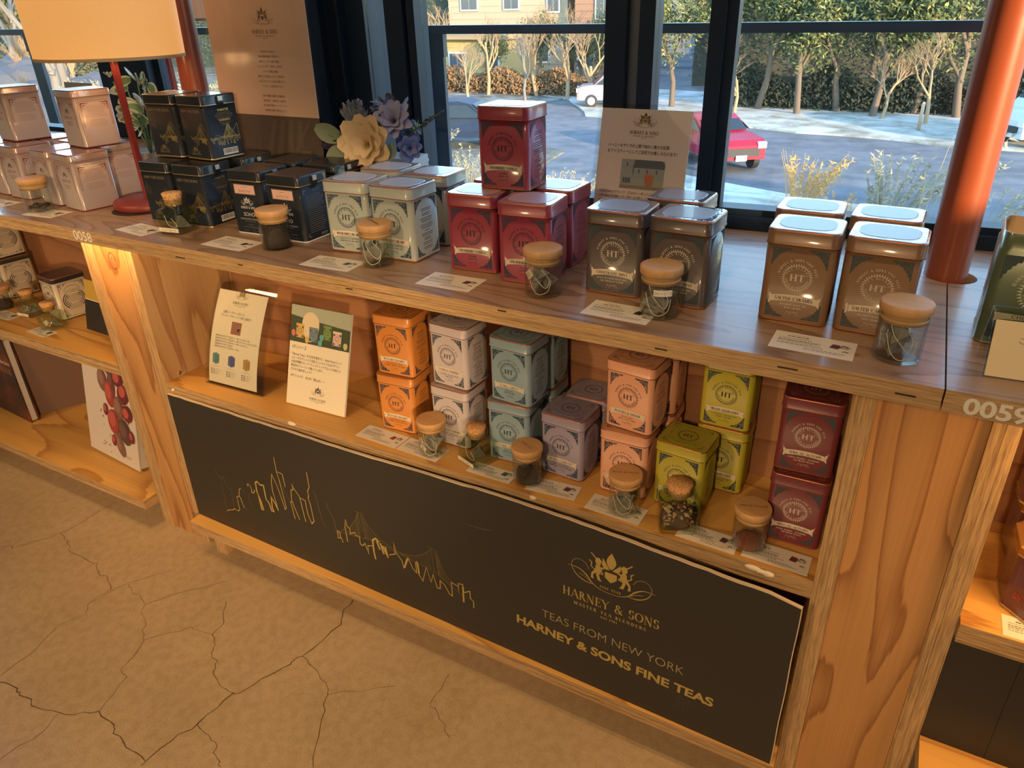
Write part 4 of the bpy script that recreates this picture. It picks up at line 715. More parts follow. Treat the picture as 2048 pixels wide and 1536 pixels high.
# ------------------------------------------------------------------ pinkish white tins
wt = mat('pink_white_tin', (.42, .345, .33), .38, .15, coat=.5, bump=(150, .05)); wt_l = mat('pink_white_lid', (.52, .36, .30), .22, .4, coat=1., bump=(120, .35, .001)); wt_top = mat('red_brown_lid_top', (.20, .075, .07), .25, .3, coat=.9); rule = mat('brown_rule', (.24, .15, .14), .5); rred = mat('dark_red_scroll', (.17, .035, .045), .5)
def make_white(W=.073, D=.073, H=.102):
    t = thing('striped_tea_tin', (0, 0, 0), 0, '', 'tea tin'); rc = .007; zl = H - .013
    q = MB(); q.loft([rrect(W - .004, D - .004, rc - .001, 0), rrect(W - .002, D - .002, rc, .0012), rrect(W - .0022, D - .0022, rc, .0022), rrect(W - .0026, D - .0026, rc, zl)], [1, 1, 0], 1, 0); q.sm = [len(f) == 4 for f in q.f]; q.build('body', [wt, rred], t)
    q = MB(); q.loft([rrect(W - .0024, D - .0024, rc, zl), rrect(W + .0004, D + .0004, rc, zl + .0004), rrect(W, D, rc, zl + .0018), rrect(W, D, rc, H - .002), rrect(W - .001, D - .001, rc, H - .0006), rrect(W - .004, D - .004, rc, H)], [1, 0, 0, 2, 2], 0, 2); q.sm = [len(f) == 4 for f in q.f]; q.build('lid', [wt_l, copper, wt_top], t)
    q = MB(); hz = zl
    for face in range(2):
        d = Draw(q, (0, -(D - .0026) / 2, 0), (1, 0, 0), (0, 0, 1)) if face == 0 else Draw(q, ((W - .0026) / 2, 0, 0), (0, 1, 0), (0, 0, 1))
        for i, k in enumerate((.0060, .0085, .0105)): d.frame(-W / 2 + k, k - .002, W / 2 - k, hz - k + .003, .0007 if i < 2 else .0009, 0)
        a_, b_ = W / 2 - .0125, hz / 2 - .0105
        for qx in (-1, 1):
            for qy in (-1, 1):
                X, Y = qx * a_, hz / 2 + qy * b_; d.stroke([(X, Y - qy * .014), (X, Y), (X - qx * .014, Y)], [.0004, .0022, .0004], 1); d.stroke([(X - qx * .002, Y - qy * .011), (X - qx * .0045, Y - qy * .004), (X - qx * .011, Y - qy * .002)], [.0003, .0009, .0003], 1)
                d.arc(X - qx * .0045, Y - qy * .0045, .0016, .0016, 0, 270, .0005, 1, 1, 6)
        if face:
            d.lines(0, .0720, .040, 8, .0026, .0006, 0, 1, .5); d.lines(0, .0480, .036, 5, .0026, .0006, 0, 1, .5); d.lines(-.016, .0315, .012, 3, .003, .0005, 0, 1)
            for i, w_ in enumerate((.005, .004, .011)): d.rect(.0, .0312 - i * .003, w_, .0325 - i * .003, 2, 1)
            d.arc(-.011, .0185, .0018, .0018, 50, 310, .0007, 2, 1, 7); d.disc(0, .0190, .0026, .0026, 2, 1, 10); d.rect(.010, .0170, .0155, .0205, 0, 1); d.lines(0, .0145, .007, 2, .0014, .0005, 0, 1, .5)
        else:
            d.arc(0, .062, .017, .020, 0, 180, .0007, 0, 1, 16); d.arc(0, .062, .0135, .016, 10, 170, .0004, 0, 1, 14); d.crest(0, .062, .009, 2, lw=.03); d.serif('HARNEY & SONS', 0, .0515, .0035, 1, 1, .5, .030, detail=4); d.stroke([(-.019, .0555), (.019, .0555)], .0003, 0); d.stroke([(-.019, .050), (.019, .050)], .0003, 0)
            d.lines(0, .0440, .028, 2, .0042, .0018, 0, 1, .5); d.lines(0, .0310, .020, 3, .0038, .0008, 0, 1, .5); d.arc(0, .030, .017, .020, 180, 360, .0005, 0, 1, 16)
    q.build('printed_label', [rule, rred, dark_ink], t); return t
w0 = make_white(); fst = True
for x, y, rz, layer, lab in [(-.0995, .1175, -6.8, 0, 'pinkish white striped tin, front right of the bottom row, beside the lamp base'), (-.1850, .1262, -7.1, 0, 'pinkish white striped tin in the bottom row, second from the lamp, behind a jar lid'),
 (-.2975, .1290, -2., 0, 'pinkish white striped tin in the bottom row behind the jar with dark balls'), (-.3800, .1370, -5., 0, 'pinkish white striped tin at the far left edge of the bottom row'), (-.1455, .2090, -6., 0, 'pinkish white striped tin behind the lamp pole in the bottom row'),
 (-.1380, .1780, -7.1, 1, 'pinkish white striped tin on the upper level, nearest the lamp'), (-.3550, .1720, -7.1, 1, 'pinkish white striped tin on the upper level at the left edge of the picture'), (-.2300, .2150, -4., 0, 'pinkish white striped tin at the back of the bottom row between the two upper tins'), (-.3300, .2120, -4., 0, 'pinkish white striped tin at the back under the left upper tin')]:
    t = w0 if fst else dup(w0); fst = False; place(t, (x, y, ZC + layer * .1024), radians(rz), lab, 'pinkish white striped tea tins')
# ------------------------------------------------------------------ damask tins in the left cabinet
dm = mat('damask_tin', (.60, .51, .38), .4, .1, coat=.3); dmn = mat('damask_ink', (.03, .035, .05), .5)
def make_damask(lidc, name, W=.077, D=.079, H=.106):
    t = thing('damask_tea_tin', (0, 0, 0), 0, '', 'tea tin'); rc = .009; zl = H - .013; lm = mat('lid_' + name, lidc, .25, .2, coat=.8)
    q = MB(); q.loft([rrect(W - .004, D - .004, rc, 0), rrect(W - .002, D - .002, rc, .001), rrect(W - .002, D - .002, rc, .0022), rrect(W - .0026, D - .0026, rc, .003), rrect(W - .0026, D - .0026, rc, zl)], [1, 1, 0, 0], 1, 0); q.sm = [len(f) == 4 for f in q.f]; q.build('body', [dm, dmn], t)
    q = MB(); q.loft([rrect(W - .0024, D - .0024, rc, zl), rrect(W + .0004, D + .0004, rc, zl + .0004), rrect(W, D, rc, H - .0025), rrect(W - .001, D - .001, rc, H - .0008), rrect(W - .005, D - .005, rc, H)], [0, 0, 1, 1], 0, 0); q.sm = [len(f) == 4 for f in q.f]; d = Draw(q, (0, 0, H), (1, 0, 0), (0, 1, 0)); d.stroke([(x_ * .7, y_ * .7) for x_, y_, _ in squircle(W, D, 0, 20)], .001, 1, 1, True); d.arc(0, 0, .012, .009, 0, 360, .0006, 1, 1, 16); q.build('lid', [lm, copper], t)
    q = MB(); hz = zl
    for face in range(2):
        d = Draw(q, (0, -(D - .0026) / 2, 0), (1, 0, 0), (0, 0, 1)) if face == 0 else Draw(q, ((W - .0026) / 2, 0, 0), (0, 1, 0), (0, 0, 1)); w = W / 2 - .009
        d.frame(-w, .006, w, hz - .004, .0005, 0); rr = random.Random(6)
        for qx in (-1, 1):
            for qy in (-1, 1): d.arc(qx * (w - .004), hz / 2 + qy * (hz / 2 - .009), .0022, .0022, 0, 360, .0011, 0, 1, 8); curls(d, qx * (w - .001), hz / 2 + qy * (hz / 2 - .006), -qx, -qy, .020, 0, 3 + qx + qy, .0005, n=16)
            for i, (x_, h_) in enumerate(((w - .004, .017), (w - .0075, .013), (w - .0105, .009))): d.arc(qx * (x_ - .02), .045, .02, h_ * 1.2, -60 if qx > 0 else 120, 60 if qx > 0 else 240, .0022 - .0005 * i, 0, 1, 8)
            d.arc(0, .066, .02, .014, 20, 160, .0007, 0, 1, 10)
        if face: d.lines(0, .070, .040, 4, .0023, .0006, 0, 1, .5); d.lines(0, .058, .040, 9, .0023, .0006, 0, 1, .5); d.lines(0, .034, .036, 6, .0023, .0006, 0, 1, .5)
        else: d.crest(0, .060, .010, 0, lw=.03); d.lines(0, .052, .030, 2, .004, .0012, 0, 1, .5); d.arc(0, .040, .018, .026, 180, 360, .0006, 0, 1, 12)
    q.build('printed_label', [dmn], t); return t
ZA = .4206
t = make_damask((.02, .03, .06), 'navy'); place(t, (-.5130, .2330, ZA), radians(-6.4), 'cream damask tin with navy blue lid behind two corked jars', 'cream damask tea tins')
t = make_damask((.045, .05, .04), 'green'); place(t, (-.790, .262, ZA), radians(-5), 'lower cream damask tin with dark green lid at the left edge', 'cream damask tea tins')
t = dup(t); place(t, (-.800, .262, ZA + .1063), radians(-3), 'upper cream damask tin just under the counter at the left edge', 'cream damask tea tins')
# ------------------------------------------------------------------ octagonal tins, green open tin
purp = mat('purple_tin', (.11, .045, .075), .28, .35, coat=.8); orangey = mat('bronze_lid', (.42, .20, .06), .25, .6); scr = mat('lilac_scroll', (.36, .18, .28), .4); redink = mat('red_ink', (.6, .06, .03), .5)
def make_octa():
    t = thing('octagonal_tin', (0, 0, 0), 0, '', 'tin'); S = .046; c_ = .022
    P8 = lambda s, z: [(-s + c_, -s, z), (s - c_, -s, z), (s, -s + c_, z), (s, s - c_, z), (s - c_, s, z), (-s + c_, s, z), (-s, s - c_, z), (-s, -s + c_, z)]
    q = MB(); q.loft([P8(S - .001, 0), P8(S, .001), P8(S, .0022), P8(S - .0012, .003), P8(S - .0012, .078)], [1, 1, 1, 0], 1, 0); q.build('body', [purp, goldline], t)
    q = MB(); q.loft([P8(S, .078), P8(S + .0004, .0785), P8(S, .080), P8(S, .089), P8(S - .002, .091), P8(S - .006, .0915)], [1, 1, 0, 1, 0], 0, 0); q.build('lid', [orangey, goldline], t)
    q = MB(); d = Draw(q, (0, -S + .0012, 0), (1, 0, 0), (0, 0, 1)); rr = random.Random(3)
    for _ in range(26): x_, y_ = rr.uniform(-.018, .018), rr.uniform(.010, .070); r = rr.uniform(.003, .006); a0 = rr.uniform(0, 360); d.arc(x_, y_, r, r, a0, a0 + 300, .0004, 0, 1, 10); d.arc(x_ + .001, y_, r * .5, r * .5, a0, a0 + 250, .0004, 0, 1, 7)
    for sx in (-1, 1):
        nx, ny = sx / sqrt(2), -1 / sqrt(2); e = Draw(q, (sx * (S - c_ / 2 - .0009), -(S - c_ / 2 - .0009), 0), (-ny * 1 if sx > 0 else -ny, nx, 0) if True else 0, (0, 0, 1))
        e.lines(-.010, .066, .020, 12, .0026, .0006, 0, 1, 0); e.lines(-.006, .028, .012, 3, .003, .0012, 1, 1, 0)
        f_ = Draw(q, (sx * (S - .0012), 0, 0), (0, sx, 0), (0, 0, 1)); f_.lines(-.018, .066, .034, 14, .0026, .0006, 0, 1, 0); f_.arc(0, .024, .004, .004, 0, 300, .0012, 1, 1, 8)
    q.build('printed_scrollwork', [scr, redink], t); return t
o8 = make_octa(); place(o8, (1.512, .158, .4282), radians(2), 'octagonal purple tin with bronze lid standing on the shelf front', 'octagonal purple tins')
t = dup(o8); place(t, (1.520, .252, .4282), radians(4), 'octagonal purple tin behind, carrying another one', 'octagonal purple tins')
t = dup(o8); place(t, (1.516, .246, .4282 + .0918), radians(-1), 'octagonal purple tin on the upper level, right edge of the picture', 'octagonal purple tins')
gm = mat('green_tin', (.095, .13, .065), .33, .2, coat=.4); gi = mat('green_tin_ink', (.045, .075, .085), .5); gcr = mat('green_cream_ink', (.62, .58, .40), .5); gin = mat('tin_inside', (.45, .30, .16), .35, .6)
t = thing('open_tea_tin', (1.4120, .166, ZC), radians(-3), 'large green open tin holding a wooden scoop and wrapped spoons', 'tea tin'); W_, D_, H_ = .092, .080, .118; rc = .010
q = MB(); q.loft([rrect(W_ - .002, D_ - .002, rc, 0), rrect(W_ + .001, D_ + .001, rc, .001), rrect(W_ + .001, D_ + .001, rc, .002), rrect(W_, D_, rc, .003), rrect(W_, D_, rc, .036), rrect(W_ + .0006, D_ + .0006, rc, .0375), rrect(W_, D_, rc, .039), rrect(W_, D_, rc, .100), rrect(W_ - .003, D_ - .003, rc, .102), rrect(W_ - .003, D_ - .003, rc, H_), rrect(W_ - .0045, D_ - .0045, rc, H_), rrect(W_ - .0045, D_ - .0045, rc, .02)], [1, 1, 1, 0, 0, 0, 0, 0, 0, 2, 3], 0, 3)
q.sm = [len(f) == 4 for f in q.f]; q.build('body', [gm, mat('green_rim', (.3, .26, .16), .3, .6), stick, gin], t)
q = MB(); d = Draw(q, (0, -D_ / 2, 0), (1, 0, 0), (0, 0, 1)); ht_front(d, W_, .006, .100, 'CHOCOLATE', ('BLACK TEA',), 0, 1, 0, 2, seed=4); q.build('printed_label', [gcr, gi, dark_ink, dark_ink, gm], t)
scm = wood('scoop_wood', (.62, .36, .16), (.45, .22, .08), 'z', 8, .5, 3.3, .7, spread=3.)
t = thing('wooden_scoop', (1.405, .175, ZC + .10), 0, 'pale wooden scoop leaning out of the green tin', 'scoop', rot=(radians(20), radians(28), 0)); q = MB(); q.tube([(0, 0, -.06), (0, 0, .03)], [.004, .005], 8); q.build('handle', scm, t)
q = MB(); q.lathe([(.0, .028), (.010, .030), (.015, .040), (.013, .052), (.006, .058), (0, .058)], seg=14); q.build('bowl', scm, t)
t = thing('wrapped_spoon_packet', (1.432, .170, ZC + .075), 0, 'clear packet of wooden sticks standing in the green tin', 'packet', rot=(radians(-8), radians(24), 0)); q = MB()
for i in range(5): q.box(-.012 + i * .005, -.008 + i * .005, -.002 + .001 * (i % 2), .001 + .001 * (i % 2), -.04, .052)
q.build('stick_bundle', scm, t); q = MB(); q.loft([rrect(.030, .010, .004, z) for z in (-.041, .056)] + [rrect(.034, .003, .001, .064)], 0, 0, 0); q.build('wrapper', glassy('packet_film', (.95, .93, .90), 1.4, .2, rough=.15), t)
# ------------------------------------------------------------------ jars
bagm = gauze('teabag_mesh', (.42, .42, .38), .42); leafd = mat('tea_leaves_dark', (.030, .022, .018), .8); leafb = mat('tea_leaves_brown', (.26, .12, .06), .85); leafr = mat('tea_leaves_red', (.20, .055, .035), .8); leafp = mat('petals_pale', (.58, .42, .24), .8); strg = mat('string_white', (.75, .70, .60), .7)
def clump(name, m_list, cx, cy, z0, rad, h, n_, sz, parent, seed, sq=False):
    q = MB(); rr = random.Random(seed)
    for i in range(n_):
        for _ in range(9):
            x_, y_ = rr.uniform(-1, 1), rr.uniform(-1, 1)
            if sq or x_ * x_ + y_ * y_ < 1: break
        else: continue
        z_ = z0 + h * rr.random() * (1.05 - .35 * (x_ * x_ + y_ * y_) * .5); s_ = sz * rr.uniform(.6, 1.3); k = (rad - sz) ; a_ = rr.uniform(0, 6.28); b_ = rr.uniform(-.7, .7)
        v = Vector((cos(a_) * cos(b_), sin(a_) * cos(b_), sin(b_))) * s_; w = v.orthogonal().normalized() * s_ * .55; u = v.cross(w).normalized() * s_ * .4; c_ = Vector((cx + x_ * k, cy + y_ * k, z_ + sz * .5))
        ii = q.add([c_ - v, c_ + w, c_ + v * .8, c_ - w, c_ + u]); mi = rr.randrange(len(m_list))
        for f in ((0, 1, 4), (1, 2, 4), (2, 3, 4), (3, 0, 4), (0, 3, 2, 1)): q.face([ii + j for j in f], mi)
    # base body so the heap is solid
    if h > .003: q.loft([[(cx + r_ * (rad - .0005) * cos(j * pi / 8), cy + r_ * (rad - .0005) * sin(j * pi / 8), z0 + hh) for j in range(16)] for r_, hh in ((.96, 0), (1., h * .35), (.8, h * .8), (.3, h * .95))], 0, 0, 0, sm=True)
    o = q.build(name, m_list, parent); o['kind'] = 'stuff'; return o
def teabag(parent, x, y, z, s, rot, seed=1, with_tag=False):
    M_ = Matrix.Translation((x, y, z)) @ Matrix.Rotation(rot[0], 4, 'X') @ Matrix.Rotation(rot[1], 4, 'Y') @ Matrix.Rotation(rot[2], 4, 'Z')
    A = [M_ @ Vector(p) for p in ((-s, -s * .6, -s * .6), (s, -s * .6, -s * .6), (0, s * .8, -s * .6), (0, 0, s * .95))]
    q = MB(); i = q.add(A)
    for f in ((0, 2, 1), (0, 1, 3), (1, 2, 3), (2, 0, 3)): q.face([i + j for j in f])
    bag = q.build('teabag', bagm, parent); q = MB(); rr = random.Random(seed)
    for _ in range(120):
        w = [rr.random() ** .8 for _ in range(3)]; sw_ = sum(w) * (1.05 + .35 * rr.random()); c_ = sum((A[k] * (w[k] / sw_) for k in range(3)), Vector()) + (A[3] * (1 - sum(w) / sw_)); v = Vector((rr.uniform(-1, 1), rr.uniform(-1, 1), rr.uniform(-1, 1))).normalized() * s * .17; u = v.orthogonal() * .5
        ii = q.add([c_ - v, c_ + u, c_ + v, c_ - u]); q.face((ii, ii + 1, ii + 2, ii + 3))
    o = q.build('bag_filling', leafd, bag); return bag
def string_(parent, pts, r=.0005):
    P = [Vector(p) for p in pts]; out = []
    for i in range(len(P) - 1):
        p0, p1, p2, p3 = P[max(i - 1, 0)], P[i], P[i + 1], P[min(i + 2, len(P) - 1)]
        for k in range(5): t = k / 5; out.append(.5 * ((2 * p1) + (p2 - p0) * t + (2 * p0 - 5 * p1 + 4 * p2 - p3) * t * t + (3 * p1 - p0 - 3 * p2 + p3) * t ** 3))
    out.append(P[-1]); q = MB(); q.tube(out, r, 4); return q.build('string', strg, parent)
def round_jar(x, y, z, label, fill, R=.0228, H=.061, RL=.0245, seed=1, mark=None, face=-30.):
    t = thing('round_glass_jar', (x, y, z), 0, label, 'jar', 'round sample jars with wooden lids'); hg = H - .010
    q = MB(); q.lathe([(R * .97, .0008), (R, .003), (R, hg)], seg=40); q.lathe([(R, hg), (R - .0012, hg)], seg=40); q.lathe([(R - .0012, hg), (R - .0014, .0050), (R * .80, .0034), (0, .0030)], seg=40); q.lathe([(0, .0003), (R * .80, 0), (R * .97, .0008)], seg=40); q.build('glass', glass_j, t)
    q = MB(); q.lathe([(R - .0016, hg - .010), (R - .0014, hg - .002), (R - .001, hg + .0005)], seg=36, cap0=0); q.lathe([(0, hg), (RL - .001, hg + .0003), (RL, hg + .001), (RL, H - .0012), (RL - .001, H - .0002), (RL - .002, H), (0, H)], seg=40, mats=0)
    q.lathe([(R - .0011, hg - .0075), (R - .0002, hg - .0068), (R - .0002, hg - .0052), (R - .0011, hg - .0045)], seg=36); ld = q.build('lid', lidwood, t)
    if mark: q = MB(); d = Draw(q, (0, 0, H), (cos(radians(face)), sin(radians(face)), 0), (-sin(radians(face)), cos(radians(face)), 0)); d.serif(mark, 0, -.0018, .0035, 0, 1, .5, min(.038, gwidth(mark) * .0035), bold=1.1); q.build('burnt_lettering', mat('burnt_brown', (.16, .07, .03), .7), ld)
    if fill == 'balls':
        q = MB(); rr = random.Random(3)
        for _ in range(16):
            a_, r_ = rr.uniform(0, 6.28), rr.uniform(0, R - .007); s_ = .0042; cx, cy = r_ * cos(a_), r_ * sin(a_); q.lathe([(0, 0), (s_ * .8, s_ * .5), (s_, s_), (s_ * .8, s_ * 1.6), (0, s_ * 2)], cx, cy, .003 + rr.random() * .002, 8)
        o = q.build('tea_pearls', leafd, t); o['kind'] = 'stuff'
    elif fill == 'full': clump('loose_tea', [leafd, mat('tea_grey', (.07, .06, .055), .8)], 0, 0, .0032, R - .0022, .036, 420, .0022, t, seed)
    elif fill == 'half': clump('loose_tea', [leafd, mat('tea_grey', (.07, .06, .055), .8)], 0, 0, .0032, R - .0022, .020, 420, .0020, t, seed)
    elif fill == 'red': clump('loose_tea', [leafr, leafb, leafr], 0, 0, .0032, R - .0022, .013, 700, .0011, t, seed)
    else:
        teabag(t, -.003, .001, .020, .0165, (.3, .5, .4 + seed), seed); teabag(t, .005, .002, .0165, .013, (2.2, .3, 1.2 + seed), seed + 5)
        if fill != 'one': teabag(t, .0, -.005, .030, .0125, (1.2, 1.6, seed), seed + 3)
        rr = random.Random(seed); string_(t, [(R * .55 * cos(a_), R * .55 * sin(a_) - .004, h_) for a_, h_ in ((3.6, .042), (4.2, .030), (4.9, .020), (5.6, .012), (6.0, .022), (5.2, .036))])
        string_(t, [(R * .84 * cos(a_), R * .84 * sin(a_), h_) for a_, h_ in ((4.0, .030), (4.4, .012), (4.9, .005), (5.5, .010), (5.7, .024))])
    if fill == 'tag':
        for k, (dz, rzz, dx) in enumerate(((.030, .7, -.002), (.018, -.5, .004))):
            if seed % 2 and k: break
            a_ = radians(-118 if k == 0 else -105); ex = Vector((-sin(a_), cos(a_), 0)); q = MB(); nrm = Vector((cos(a_), sin(a_), 0)); o_ = nrm * (R - .0022) + Vector((0, 0, dz)); d = Draw(q, o_, ex * cos(rzz) + Vector((0, 0, 1)) * sin(rzz), -ex * sin(rzz) + Vector((0, 0, 1)) * cos(rzz), .0002)
            d.rect(-.0065, -.005, .0065, .005, 0, 1); d.lines(-.005, .002, .009, 3, .0020, .0005, 1, 2); q.build('paper_tag', [paper, dark_ink], t)
    return t
def sticker(parent, R, z0, z1, a0, a1, text, sq=None):
    q = MB(); n_ = 8; rr = R + .0003; i = q.add([(rr * cos(radians(a0 + (a1 - a0) * k / n_)), rr * sin(radians(a0 + (a1 - a0) * k / n_)), z) for k in range(n_ + 1) for z in (z0, z1)])
    for k in range(n_): q.face((i + 2 * k, i + 2 * k + 2, i + 2 * k + 3, i + 2 * k + 1), 0)
    am = radians((a0 + a1) / 2); vs, fs, w = fontmesh(text); k = (z1 - z0) * .48; tw = w * k; j = q.add([((rr + .0002) * cos(am + (vx * k - tw / 2) / rr), (rr + .0002) * sin(am + (vx * k - tw / 2) / rr), z0 + (z1 - z0) * .32 + vy * k) for vx, vy in vs])
    for f in fs: q.face([j + p for p in f], 1)
    q.build('paper_sticker', [paper, dark_ink], parent)
def square_jar(x, y, z, rz, label, fill, S=.046, H=.060, seed=1, stick_text=None, facei=0, small=1.):
    t = thing('square_glass_jar', (x, y, z), radians(rz), label, 'jar', 'square sample jars with cork stoppers'); k = small; hs = .036 * k
    def circ(r, zz, n_=20): # matched vertex order with rrect (20 points)
        return [(r * cos(radians(-90 + 9 + 18 * (j) )), r * sin(radians(-90 + 9 + 18 * (j))), zz) for j in range(n_)]
    R = [rrect(S - .008, S - .008, .006, 0), rrect(S - .002, S - .002, .006, .001), rrect(S, S, .006, .004), rrect(S, S, .006, hs), rrect(S - .006, S - .006, .009, hs + .004), circ(.0160 * k, hs + .007), circ(.0150 * k, hs + .010), circ(.0150 * k, hs + .015), circ(.0185 * k, hs + .0165), circ(.0190 * k, hs + .0185), circ(.0180 * k, hs + .020), circ(.0145 * k, hs + .020), circ(.0140 * k, hs + .009), rrect(S - .010, S - .010, .007, hs + .0015), rrect(S - .004, S - .004, .005, hs - .002), rrect(S - .004, S - .004, .005, .0055), rrect(S - .010, S - .010, .004, .0042)]
    q = MB(); q.loft(R[:4], 0, 0, None); q.loft(R[3:6], 0); q.loft(R[5:8], 0); q.loft(R[7:12], 0); q.loft(R[11:13], 0); q.loft(R[12:14], 0); q.loft(R[13:16], 0); q.loft(R[15:17], 0, None, 0); q.sm = [len(f) == 4 for f in q.f]; q.build('glass', glass_q, t)
    q = MB(); q.lathe([(0, hs + .008), (.0128 * k, hs + .009), (.0140 * k, hs + .020), (.0158 * k, hs + .0275), (.0150 * k, hs + .029), (0, hs + .029)], seg=28); q.build('cork_stopper', cork, t)
    si = S / 2 - .0028
    if fill == 'petals': clump('dried_flowers', [mat('petal_dark', (.12, .07, .06), .8), leafp, leafb, leafp], 0, 0, .005, si, .022, 260, .0048, t, seed, True)
    elif fill == 'bags': teabag(t, -.004, .0, .018, .014, (.4, .7, seed), seed); teabag(t, .006, .003, .014, .013, (2.0, .4, 1 + seed), seed + 4); teabag(t, .0, -.007, .022, .012, (1.3, 1.5, seed), seed + 2); string_(t, [(-.012, -.016, .022), (-.002, -.018, .014), (.008, -.017, .018), (.012, -.012, .028)])
    else: teabag(t, .002, .004, .017, .015, (.4, .6, seed), seed); string_(t, [(-.010, -.016, .030), (-.004, -.018, .016), (.006, -.018, .012), (.012, -.016, .014), (.004, -.017, .026)])
    if stick_text:
        q = MB(); d = Draw(q, (0, -S / 2, 0), (1, 0, 0), (0, 0, 1), .0003) if facei == 0 else Draw(q, (S / 2, 0, 0), (0, 1, 0), (0, 0, 1), .0003)
        d.rect(-.020, .0045, .020, .0115, 0, 1); d.serif(stick_text, 0, .0066, .0028, 1, 2, .5, min(.032, gwidth(stick_text, .15) * .0030), sp=.15) if stick_text.isascii() else d.font(stick_text, 0, .0062, .0048, 1, 2, .5, .030); q.build('paper_sticker', [paper, dark_ink], t)
    if fill == 'tag': q = MB(); d = Draw(q, (.004, -S / 2 + .0035, .020), (cos(.6), 0, sin(.6)), (-sin(.6), 0, cos(.6)), .0002); d.rect(-.007, -.005, .007, .005, 0, 1); d.lines(-.005, .001, .010, 2, .002, .0005, 1, 2); q.build('paper_tag', [paper, dark_ink], t)
    return t
round_jar(-.1600, .0520, ZC + .0006, 'round jar with a few dark tea pearls, in front of the pinkish white tins', 'balls', seed=1)
square_jar(.2090, .0660, ZC, 9, 'square corked jar with a clear teabag, in front of the black bridge tins', 'one', stick_text='ニューヨーク', seed=3, facei=0)
round_jar(.4290, .0680, ZC, 'round jar filled with dark loose tea, in front of the pink-labelled black tin', 'full', seed=2)
round_jar(.6240, .0690, ZC, 'round jar with a single teabag and string, in front of the grey-green tins', 'one', seed=4, mark='WINTER WHITE')
j = round_jar(.8900, .0640, ZC, 'round jar with a cream diamond tag and teabags, in front of the raspberry tins', 'tag', seed=5); 
j = round_jar(1.0430, .0610, ZC, 'round jar with a white sticker, in front of the chocolate mint tins', 'many', seed=6); sticker(j, .0228, .030, .0375, -92, -38, 'チョコレート・ミント')
round_jar(1.2945, .0540, ZC, 'round jar with crumpled teabags at the front right, before the salted caramel tins', 'many', seed=7)
hz = .066
round_jar(.6500, .1240, ZS + .0007, 'round jar with two paper tags, in front of the vanilla comoro tins', 'tag', H=hz, seed=8)
square_jar(.7290, .1370, ZS, -20, 'square corked jar with a white earl grey sticker, nearly empty', 'one', stick_text='EARL GREY', seed=5, H=.066, small=1.06, S=.049)
round_jar(.8300, .1225, ZS + .0007, 'round jar half full of black loose tea, in front of the black currant tin', 'half', H=hz, seed=9, mark='BLACK CUR')
round_jar(.9920, .1220, ZS + .0007, 'round jar with teabag and white strings, in front of the peach tins', 'many', H=hz, seed=10, mark='PEACH & GINGER', face=20)
square_jar(1.0700, .1270, ZS, 22, 'square corked jar of dried flowers, in front of the bright yellow tin', 'petals', stick_text='GINGER TEA', facei=1, seed=6, H=.066, small=1.18, S=.054)
round_jar(1.1720, .1260, ZS, 'round jar with fine red rooibos at the bottom, in front of the maroon tins', 'red', H=hz, seed=11, mark='AFRICAN AUTUMN', face=18)
square_jar(-.5950, .1830, ZA, 6, 'square corked jar with folded teabags at the left of the damask tin', 'bags', stick_text='TEA', seed=7)
square_jar(-.4610, .1560, ZA + .0006, 10, 'square corked jar with a pale diamond tag, in front of the damask tin', 'tag', seed=9)
round_jar(-.7080, .1800, ZA, 'round jar of dark tea cut off by the left picture edge', 'half', seed=12)
# ------------------------------------------------------------------ small description cards
def card(x, y, z, rz, label, tinc, w=.082, h=.046, tilt=0):
    t = thing('description_card', (x, y, z), radians(rz), label, 'card', 'small printed tea description cards', rot=(radians(tilt), 0, radians(rz)))
    q = MB(); q.box(-w / 2, w / 2, -h / 2, h / 2, 0, .0004); q.build('paper', paper, t)
    q = MB(); d = Draw(q, (0, 0, .0004), (1, 0, 0), (0, 1, 0)); s_ = int(x * 1000) % 97; rr = random.Random(s_); L_ = -w / 2 + .006
    d.lines(L_ + .010, h * .36, .020, 1, 0, .0008, 1, 1, 0, rr); d.lines(L_ + .008, h * .26, .026, 1, 0, .0016, 0, 1, 0, rr); d.lines(L_, h * .15, .046, 1, 0, .0011, 1, 1, 0, rr); d.lines(L_, h * .05, .044, 2, .0028, .0012, 0, 1, 0, rr); d.lines(L_, -h * .11, .050, 2, .0030, .0012, 1, 1, 0, rr); d.lines(L_ + .028, -h * .28, .042, 2, .003, .0012, 1, 1, 0, rr)
    d.poly([(.016, .000), (.025, -.001), (.027, .0065), (.018, .008)], 2, 2); d.poly([(.018, .008), (.027, .0065), (.0255, .0095), (.019, .0105)], 3, 2)
    d.crest(w / 2 - .011, .006, .006, 0, lw=.05); d.lines(w / 2 - .011, .0028, .012, 1, 0, .0011, 0, 1, .5, rr); d.crest(w / 2 - .009, -.006, .0035, 0, lw=.06)
    q.build('printed_text', [dark_ink, grey_ink, mat('card_tin_' + tinc[0], tinc[1], .5), mat('card_tin_top_' + tinc[0], tuple(min(1, v * 1.3 + .02) for v in tinc[1]), .5)], t); return t
TB = ('black', (.02, .02, .025)); TR = ('maroon', (.14, .02, .025)); TG = ('slate', (.05, .10, .13)); TO = ('rust', (.25, .06, .03)); TP = ('brownpurple', (.10, .03, .05))
